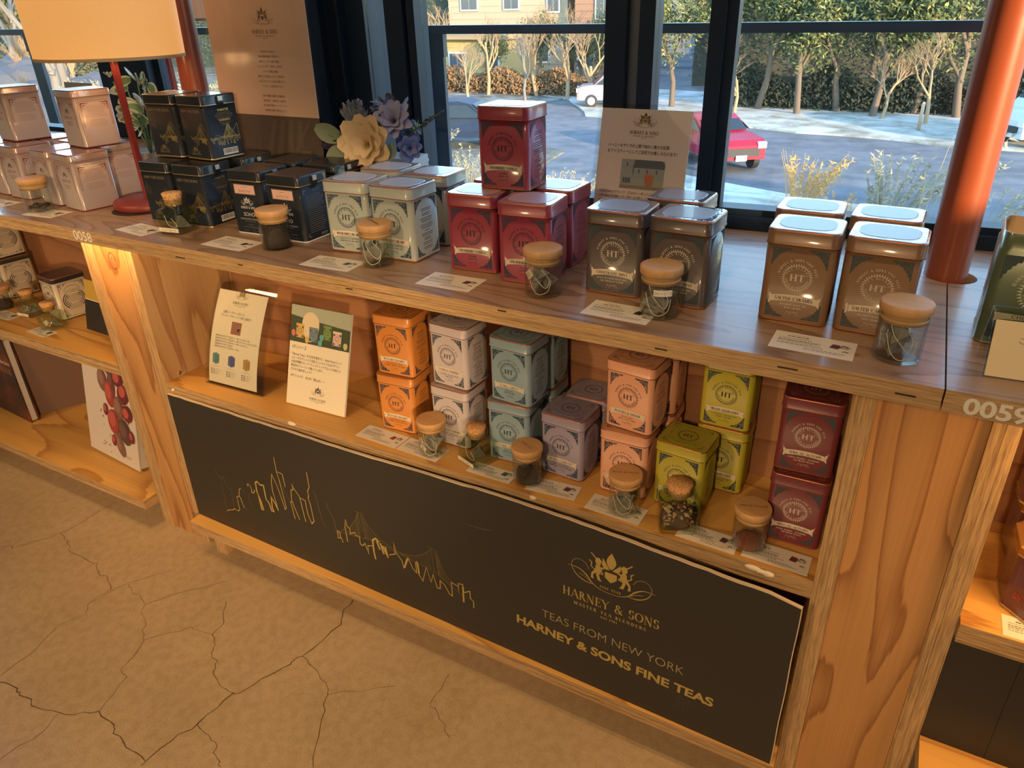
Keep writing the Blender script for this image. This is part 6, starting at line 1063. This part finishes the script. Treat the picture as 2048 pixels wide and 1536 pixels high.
bark = mat('bark', (.13, .095, .065), .9); barkp = mat('bark_pale', (.17, .155, .135), .85); twig = mat('twig_tan', (.34, .23, .13), .9); ever = mat('evergreen_leaf', (.055, .085, .030), .8); ever2 = mat('evergreen_leaf_lit', (.22, .22, .06), .8); dryl = mat('dry_brown_leaf', (.25, .13, .06), .9)
n = ever.node_tree; n.links.new(ramp(n, [(.35, (.030, .055, .022)), (.52, (.075, .10, .032)), (.68, (.24, .22, .06))], noise(n, mapn(n, (1, 1, 1)), 1.1, 4)), pbsdf(ever).inputs['Base Color'])  # yellow tones put warm sunlight into the foliage colour
ORD = ['first','second','third','fourth','fifth','sixth','seventh','eighth','ninth','tenth','eleventh','twelfth']
def branches(q, p, d_, ln, r, depth, rr, tips, spread=.6, m=0):
    e = p + d_ * ln; mid = p.lerp(e, .5) + Vector((rr.uniform(-1, 1), rr.uniform(-1, 1), 0)) * ln * .06; q.tube([p, mid, e], [r, r * .85, r * .66], 5 if depth > 1 else 3, m, False); tips.append(mid) if depth < 3 else None; tips.append(e)
    if depth <= 0: return
    for _ in range(3 if depth > 1 else 3):
        nd = (d_ + Vector((rr.uniform(-1, 1), rr.uniform(-1, 1), rr.uniform(-.35, .75))) * spread).normalized(); branches(q, p.lerp(e, rr.uniform(.5, 1)), nd, ln * rr.uniform(.6, .82), r * .55, depth - 1, rr, tips, spread, m)
def tree(x, y, h, kind, seed, label, group, z=GZ):
    t = thing('tree', (x, y, z), 0, label, 'tree', group); rr = random.Random(seed); tips = []; q = MB()
    if kind == 'bare': branches(q, Vector((0, 0, 0)), Vector((rr.uniform(-.12, .12), 0, 1)).normalized(), h * .30, h * .020, 5, rr, tips, .62); q.build('trunk_and_branches', twig if seed % 2 else barkp, t)
    else:
        branches(q, Vector((0, 0, 0)), Vector((rr.uniform(-.15, .15), 0, 1)).normalized(), h * .34, h * .022, 3, rr, tips, .65); q.build('trunk_and_branches', bark, t)
        q = MB(); tips = [p for p in tips if p.z > h * .22]
        for _ in range(3400):
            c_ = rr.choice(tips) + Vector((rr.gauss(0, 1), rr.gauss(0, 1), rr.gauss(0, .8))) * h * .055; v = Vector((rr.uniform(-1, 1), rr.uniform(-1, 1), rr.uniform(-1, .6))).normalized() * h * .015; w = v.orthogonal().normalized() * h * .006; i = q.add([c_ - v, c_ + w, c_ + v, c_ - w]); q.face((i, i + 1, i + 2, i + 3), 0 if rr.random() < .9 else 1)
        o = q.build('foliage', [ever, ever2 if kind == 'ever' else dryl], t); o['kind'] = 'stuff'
    return t
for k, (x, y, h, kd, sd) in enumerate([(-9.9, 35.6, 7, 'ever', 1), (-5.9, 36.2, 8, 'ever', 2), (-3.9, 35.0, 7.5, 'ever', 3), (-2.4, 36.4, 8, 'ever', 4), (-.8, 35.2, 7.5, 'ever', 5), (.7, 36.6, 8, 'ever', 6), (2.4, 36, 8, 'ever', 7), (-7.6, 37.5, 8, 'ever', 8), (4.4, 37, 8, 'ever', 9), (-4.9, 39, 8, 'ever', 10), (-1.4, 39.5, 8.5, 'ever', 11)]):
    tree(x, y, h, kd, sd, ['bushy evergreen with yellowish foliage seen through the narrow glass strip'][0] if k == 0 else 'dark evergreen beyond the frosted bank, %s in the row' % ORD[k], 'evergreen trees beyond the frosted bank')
for k, (x, y, h, sd) in enumerate([(1.3, 33.6, 4.6, 21), (-.4, 34.4, 3.8, 23), (-6.6, 34.6, 4.8, 25), (-14.5, 36, 6, 27), (-16.2, 37, 6.5, 29), (-18.6, 38, 6.5, 31), (-21.5, 37.5, 6, 33), (-24, 36.5, 6.5, 35), (-26.5, 35, 6.5, 37), (-20, 33, 4.5, 39), (-24.5, 31.5, 4.5, 41), (-17.4, 34.4, 5, 42)]):
    tree(x, y, h, 'bare', sd, 'bare winter tree beyond the street, %s of its group' % ORD[k], 'bare winter trees beyond the street')
for k, (x, y, h, sd) in enumerate([(-15.6, 39.5, 5.4, 51), (-19.8, 40.5, 5.6, 52), (-23.0, 39.5, 4.4, 53), (-28.5, 38, 6, 54), (-18.0, 43, 4.4, 55)]): tree(x, y, h, 'mix', sd, 'half-brown evergreen before the cream houses, %s from the street car' % ORD[k], 'half-brown trees by the houses')
LP = lambda P, y: 1.27 + (-1.84 + P * .0017) * (y + .7)
for k, (P, y, h, kd, sd) in enumerate([(75, 22, 14, 'bare', 62), (104, 23, 15, 'bare', 64), (20, 30, 14, 'bare', 66), (60, 40, 15, 'ever', 61), (10, 42, 14, 'ever', 63), (110, 44, 16, 'ever', 65), (35, 38, 13, 'ever', 67), (150, 36, 12, 'mix', 68), (190, 38, 12, 'ever', 69), (130, 30, 10, 'bare', 71), (330, 36, 12, 'ever', 73), (250, 38, 12, 'ever', 74)]): tree(LP(P, y), y, h, kd, sd, 'tall woodland tree beyond the left panes, %s of its group' % ORD[k], 'woodland trees at the left', GZ - .3)
def hedge(x0, x1, y, h, name, m, seed, label):
    rr = random.Random(seed); q = MB()
    for _ in range(int((x1 - x0) * (700 if h < 5 else 500))):
        x = rr.uniform(x0, x1); z = rr.random() ** .7 * h * (.8 + .2 * sin(x * 1.7)); c_ = Vector((x, y + rr.uniform(-.6, .6), GZ + z)); v = Vector((rr.uniform(-1, 1), rr.uniform(-1, 1), rr.uniform(-1, 1))).normalized() * .11; w = v.orthogonal().normalized() * .05; i = q.add([c_ - v, c_ + w, c_ + v, c_ - w]); q.face((i, i + 1, i + 2, i + 3))
    q.box(x0, x1, y + .2, y + .9, GZ, GZ + h * .7); o = q.build(name, m); return tag(o, label, 'hedge', None, 'stuff')
hedge(-7.5, 9, 36.8, 2.0, 'hedge', mat('hedge_dark', (.030, .038, .024), .9), 5, 'dark low undergrowth below the evergreen row'); hedge(-29, -13.2, 38.5, 1.5, 'hedge', mat('hedge_brown', (.20, .12, .055), .9), 6, 'reddish brown shrubs below the beige houses')
hedge(-110, -30, 50, 15, 'hedge', mat('woodland_dark', (.045, .065, .050), .9), 7, 'dark woodland edge at the far left'); hedge(-12, 16, 46, 9, 'hedge', mat('woodland_brown', (.05, .052, .035), .9), 8, 'dark woodland behind the evergreen row')
def house(x0, x1, y, d_, z0, z1, wall, roof, label, wins, pitch=2.2, ridge='x', trim_c=(.5, .5, .48)):
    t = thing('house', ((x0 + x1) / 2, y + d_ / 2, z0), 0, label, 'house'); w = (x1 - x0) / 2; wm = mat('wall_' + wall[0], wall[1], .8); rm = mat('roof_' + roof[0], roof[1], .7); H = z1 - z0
    q = MB(); q.box(-w, w, -d_ / 2, d_ / 2, 0, H); k = 0
    if ridge == 'y': i = q.add([(-w, -d_ / 2, H), (w, -d_ / 2, H), (0, -d_ / 2, H + pitch), (-w, d_ / 2, H), (w, d_ / 2, H), (0, d_ / 2, H + pitch)]); q.face((i, i + 1, i + 2)); q.face((i + 3, i + 5, i + 4))
    q.build('walls', wm, t)
    z = .35
    while z < H: q = MB(); q.box(-w - .03, w + .03, -d_ / 2 - .03, -d_ / 2, z, z + .05); q.build('siding_board', wm, t); z += .42
    q = MB(); o_ = .5
    if ridge == 'x': q.loft([[(-w - o_, -d_ / 2 - o_, H - .1), (w + o_, -d_ / 2 - o_, H - .1), (w + o_, d_ / 2 + o_, H - .1), (-w - o_, d_ / 2 + o_, H - .1)], [(-w - o_, -d_ / 2 - o_, H + .1), (w + o_, -d_ / 2 - o_, H + .1), (w + o_, d_ / 2 + o_, H + .1), (-w - o_, d_ / 2 + o_, H + .1)], [(-w - o_, -.1, H + pitch), (w + o_, -.1, H + pitch), (w + o_, .1, H + pitch), (-w - o_, .1, H + pitch)]], 0, 0, 0)
    else:
        for s_ in (-1, 1): i = q.add([(s_ * (w + o_), -d_ / 2 - o_, H - .3), (s_ * (w + o_), d_ / 2 + o_, H - .3), (0, d_ / 2 + o_, H + pitch), (0, -d_ / 2 - o_, H + pitch), (s_ * (w + o_), -d_ / 2 - o_, H - .1), (s_ * (w + o_), d_ / 2 + o_, H - .1), (0, d_ / 2 + o_, H + pitch + .2), (0, -d_ / 2 - o_, H + pitch + .2)]); [q.face([i + j for j in f]) for f in ((0, 1, 2, 3), (4, 7, 6, 5), (0, 3, 7, 4), (1, 5, 6, 2), (0, 4, 5, 1))]
    q.build('roof', rm, t); fm = mat('window_trim_white', trim_c, .6); gm_ = mat('window_dark_glass', (.06, .08, .10), .15)
    for wx, wz, ww, wh in wins:
        q = MB(); q.box(wx - ww / 2 - .12, wx + ww / 2 + .12, -d_ / 2 - .1, -d_ / 2 - .02, wz - .12, wz + wh + .12); f_ = q.build('window_frame', fm, t); q = MB(); q.box(wx - ww / 2, wx - .03, -d_ / 2 - .13, -d_ / 2 - .1, wz, wz + wh); q.box(wx + .03, wx + ww / 2, -d_ / 2 - .13, -d_ / 2 - .1, wz, wz + wh); q.build('pane', gm_, f_)
    return t
house(-31.5, -21.8, 49, 7, -4.2, 4.6, ('cream', (.36, .29, .20)), ('brown', (.16, .08, .05)), 'cream sided house with lit walls, directly beyond the street', ((-3, 5.2, 1.3, 1.5), (.5, 5.2, 1.1, 1.4), (2.8, 1.8, 1.2, 1.4), (-2.2, 1.2, 1.8, 1.2), (3.8, 5.0, .8, 1.4)))
house(-29.2, -24.4, 44.5, 4, -4.2, -.7, ('yellow', (.44, .33, .14)), ('ochre', (.30, .22, .12)), 'small yellow extension in front of the cream house', ((1.5, .4, 1.0, 2.0), (-1.2, 1.2, 1.2, 1.3)), .5)
house(-20.8, -16.6, 48, 6, -4.2, 2.6, ('brickbrown', (.28, .16, .10)), ('greybrown', (.14, .10, .08)), 'brown house right of the cream house', ((0, 4.5, 1.0, 1.3), (-1.2, 1.5, 1.1, 1.2)))
house(-20.5, -13.5, 60, 7, -4.2, .3, ('bluewhite', (.24, .28, .34)), ('slate', (.11, .13, .18)), 'pale blue-white house with slate gable roof, behind', ((0, 3.0, 1.2, 1.2),), 1.9, 'y')
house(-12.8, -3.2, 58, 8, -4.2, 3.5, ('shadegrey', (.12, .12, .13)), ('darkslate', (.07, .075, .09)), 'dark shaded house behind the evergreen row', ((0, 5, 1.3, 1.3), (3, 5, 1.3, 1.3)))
house(-.6, 7.5, 52, 8, -4.2, 3.5, ('salmon', (.36, .25, .19)), ('brown2', (.10, .07, .06)), 'salmon coloured house behind the red column', ((-2, 4.6, 1.6, 1.2),))
# cars
def car(x, y, rz, col, label, kind='suv', L=4.3, Wc=1.75, Hc=1.62):
    t = thing('car', (x, y, GZ + .02), radians(rz), label, 'car'); body = mat('car_paint_' + label.split()[0], col, .5, 0, coat=.08, spec=.25); gl_ = mat('car_glass', (.02, .03, .04), .3, spec=.3); blk_ = mat('car_black', (.02, .02, .022), .6); h = L / 2
    if kind == 'kei': prof = [(-h, .35), (-h, .85), (-h + .25, 1.0), (-h + .85, 1.06), (-h + 1.35, Hc - .08), (-h + 1.8, Hc), (h - .4, Hc), (h - .1, Hc - .15), (h, .95), (h, .35)]
    elif kind == 'van': prof = [(-h, .35), (-h, .9), (-h + .15, 1.15), (-h + .5, 1.25), (-h + 1.1, Hc - .1), (-h + 1.6, Hc), (h - .3, Hc), (h - .05, Hc - .2), (h, .9), (h, .35)]
    else: prof = [(-h, .40), (-h, .80), (-h + .15, .95), (-h + 1.15, 1.05), (-h + 1.75, Hc - .1), (-h + 2.2, Hc), (h - .9, Hc - .04), (h - .35, 1.1), (h, .98), (h, .40)]
    q = MB(); rows = []
    for yy, k in ((-Wc / 2, .93), (-Wc / 2 + .06, 1.), (Wc / 2 - .06, 1.), (Wc / 2, .93)): rows.append([(px_ * (k if yy in (-Wc / 2, Wc / 2) else 1), yy * (1 if pz < 1.02 else .86), pz if abs(yy) < Wc / 2 else .35 + (pz - .35) * .985) for px_, pz in prof])
    q.loft(rows, 0, 0, 0); q.build('body', body, t)
    i1 = 3; z0, z1 = 1.08, Hc - .12; xa0, xa1 = prof[3][0] + .12, prof[4][0] + .14; xb1, xb0 = (h - .55, h - .28) if kind != 'suv' else (h - 1.0, h - .62)
    for s_ in (-1, 1):
        yy = s_ * (Wc / 2 * .86 + .045); q = MB(); q.loft([[(xa0, yy + s_ * .06, z0), (xb0, yy + s_ * .06, z0), (xb1, yy - s_ * .03, z1), (xa1, yy - s_ * .03, z1)], [(xa0, yy + s_ * .075, z0), (xb0, yy + s_ * .075, z0), (xb1, yy - s_ * .015, z1), (xa1, yy - s_ * .015, z1)]], 0, 0, 0); q.build('side_window', gl_, t)
    q = MB(); w2 = Wc / 2 * .80; q.loft([[(prof[3][0] - .0, -w2, 1.10), (prof[3][0], w2, 1.10), (prof[4][0] - .03, w2 * .94, Hc - .10), (prof[4][0] - .03, -w2 * .94, Hc - .10)], [(prof[3][0] - .05, -w2, 1.10), (prof[3][0] - .05, w2, 1.10), (prof[4][0] - .09, w2 * .94, Hc - .10), (prof[4][0] - .09, -w2 * .94, Hc - .10)]], 0, 0, 0); q.build('windscreen', gl_, t)
    for xx in (-h + .72, h - .72):
        for s_ in (-1, 1):
            q = MB(); R0 = .31; rings = [[(xx + rr_ * cos(2 * pi * j / 20), s_ * yy_, .31 + rr_ * sin(2 * pi * j / 20)) for j in range(20)] for rr_, yy_ in ((.1, Wc / 2 - .16), (R0, Wc / 2 - .16), (R0, Wc / 2 + .02), (.21, Wc / 2 + .025), (.19, Wc / 2 + .0), (.05, Wc / 2 + .01))]
            q.loft(rings, [0, 0, 0, 0, 1], 0, 1); q.build('wheel', [blk_, mat('alloy', (.45, .45, .47), .35, .5)], t)
    q = MB(); q.box(-h - .04, -h + .05, -Wc * .34, Wc * .34, .50, .72, 0); q.build('grille', blk_, t)
    for s_ in (-1, 1): q = MB(); q.box(-h - .03, -h + .14, s_ * Wc * .39 - .13, s_ * Wc * .39 + .13, .72, .90); q.build('headlamp', mat('headlamp', (.62, .62, .60), .15), t)
    q = MB(); q.box(-h - .07, -h - .04, -.17, .17, .38, .54); q.build('number_plate', mat('plate_yellow', (.62, .38, .03), .5) if kind == 'kei' else mat('plate_white', (.6, .6, .58), .5), t); return t
car(-12.95, 35.2, 22, (.42, .27, .26), 'pink boxy small car with yellow plate, parked beyond the street', 'kei', 3.4, 1.5, 1.62)
car(-13.6, 22.6, 196, (.015, .025, .050), 'navy SUV parked behind the railing post, seen from its side', 'suv')
car(-4.55, 22.9, 128, (.30, .012, .035), 'red car half hidden by the dark mullion', 'suv', 4.0, 1.65, 1.45)
car(5.6, 30.4, 34, (.52, .54, .56), 'white van with black grille, right edge behind the column', 'van', 4.6, 1.75, 1.95)
# grasses
def tuft(x, y, h, n_, name, m, seed, label, plume=True, lean=.25, z=GZ + .06):
    rr = random.Random(seed); t = thing(name, (x, y, z), 0, label, 'grass', 'dry grass tufts outside the window'); q = MB(); pq = MB()
    for _ in range(n_):
        a_ = rr.uniform(0, 6.28); ln = h * rr.uniform(.6, 1.05); r_ = rr.uniform(0, .12) * h; b0 = Vector((r_ * cos(a_), r_ * sin(a_), 0)); d_ = Vector((cos(a_) * lean + .12, sin(a_) * lean, 1)).normalized(); pts = [b0 + d_ * ln * s_ + Vector((cos(a_) * .5 + .25, sin(a_) * .5, -.35)) * ln * .22 * s_ ** 3 for s_ in (0, .35, .7, 1)]
        q.tube(pts, [.006 * h, .005 * h, .004 * h, .002 * h], 3, 0, False)
        if plume and rr.random() < .75:
            e = pts[-1]; dd = (pts[-1] - pts[-2]).normalized()
            for _ in range(12): c_ = e - dd * rr.uniform(0, .28) * h; v = (dd * .6 + Vector((rr.uniform(-1, 1), rr.uniform(-1, 1), rr.uniform(-1, .3)))).normalized() * .06 * h; w = v.orthogonal().normalized() * .012 * h; i = pq.add([c_ - w, c_ + w, c_ + v]); pq.face((i, i + 1, i + 2))
    o = q.build('blades', m, t); o['kind'] = 'stuff'
    if plume: o = pq.build('plumes', m, t); o['kind'] = 'stuff'
    return t
gold_g = mat('dry_grass_gold', (.50, .30, .10), .9); pale_g = mat('dry_grass_pale', (.27, .25, .17), .9)
tuft(-.86, 16.2, 1.75, 60, 'pampas_grass', gold_g, 1, 'golden pampas tuft behind the salted caramel tins'); tuft(.95, 15.2, 1.95, 70, 'pampas_grass', pale_g, 2, 'pale grass clump left of the red column'); tuft(1.55, 14.2, 2.7, 10, 'tall_reed', pale_g, 3, 'few tall reed stalks next to the red column', True, .12); tuft(-.15, 15.5, 1.1, 30, 'pampas_grass', gold_g, 4, 'small golden tuft between the two grass clumps')
tuft(-6.0, 14.6, 1.35, 90, 'dry_bush', pale_g, 5, 'round pale dry bush behind the raspberry tins', True, .6); tuft(2.5, 15.0, 1.7, 40, 'pampas_grass', pale_g, 6, 'pale grass at the right edge beyond the green tin')
for k, (x, y, h) in enumerate([(LP(140, 19), 19, 2.2), (LP(155, 20), 20, 2.3), (LP(170, 19), 19, 2.2), (LP(185, 20), 20, 2.4), (LP(330, 20), 20, 2.6), (LP(345, 19), 19, 2.4), (LP(420, 18), 18, 2.), (-12.5, 19, 1.3), (LP(160, 16), 16, 1.6), (-9.5, 16.2, 1.3)]): tuft(x, y, h, 60, 'pampas_grass', pale_g, 30 + k, 'pale dry grass tuft on the left slope', True, .3)
rockm = mat('rock_grey', (.07, .08, .10), .9, bump=(6, .6))
for k, (x, y, s_) in enumerate([(LP(10, 24), 24, 2.0), (LP(38, 25), 25, 2.2), (LP(62, 24), 24, 1.4), (LP(170, 26), 26, 1.6), (LP(20, 29), 29, 2.2), (LP(30, 20), 20, 1.1)]):
    bm = bmesh.new(); bmesh.ops.create_icosphere(bm, subdivisions=3, radius=s_); rr = random.Random(k)
    for v in bm.verts: v.co *= 1 + .12 * sin(v.co.x * 3 + k) + .1 * sin(v.co.y * 4 + 2 * k) + rr.uniform(-.02, .02); v.co.z *= .7
    me = bpy.data.meshes.new('boulder'); bm.to_mesh(me); bm.free(); me.materials.append(rockm); o = bpy.data.objects.new('boulder', me); COL.objects.link(o); o.location = (x, y, GZ + s_ * .35); tag(o, ('leftmost grey boulder on the left slope', 'wide grey boulder second on the left slope', 'grey boulder half behind the leftmost pane post', 'small grey boulder nearest the lamp shade', 'farthest grey boulder on the left slope', 'small near boulder in front of the others')[k], 'rock', 'boulders on the left slope')
q = MB(); q.box(14, 70, 6, 9, GZ, .9); q.box(13.6, 70.4, 5.6, 9.4, .9, 1.05); tag(q.build('street_shade_block', mat('shade_block_grey', (.3, .3, .3), .8)), 'long low unseen block right of the view, added to shade the street', 'shade block')  # unseen block added to keep the low sun off the street
for k, (x, y) in enumerate([(-7.0, 33.6), (1.1, 31.6)]): q = MB(); q.lathe([(0, 0), (.07, 0), (.06, 1.0), (0, 1.05)], seg=8); tag(q.build('marker_post', mat('marker_tan', (.40, .28, .18), .8), None, (x, y, GZ + .06)), ('short tan marker post beside the dark mullion, on the bank', 'short tan marker post left of the red column, on the bank')[k], 'post', 'marker posts on the bank')

for k, (P, y, h, sd) in enumerate([(12, 27, 4.5, 81), (45, 26, 4.2, 83), (30, 28, 5, 85), (58, 28, 4.6, 87), (120, 26, 4, 89), (5, 22, 3, 82)]): tree(LP(P, y), y, h, 'bare', sd, 'bare shrub among the boulders of the left slope, %s of its group' % ORD[k], 'bare shrubs on the left slope')
hedge(-75, -48, 36, 2.8, 'hedge', mat('shrub_mixed', (.11, .12, .075), .9), 12, 'mixed shrubs above the boulders at the far left')
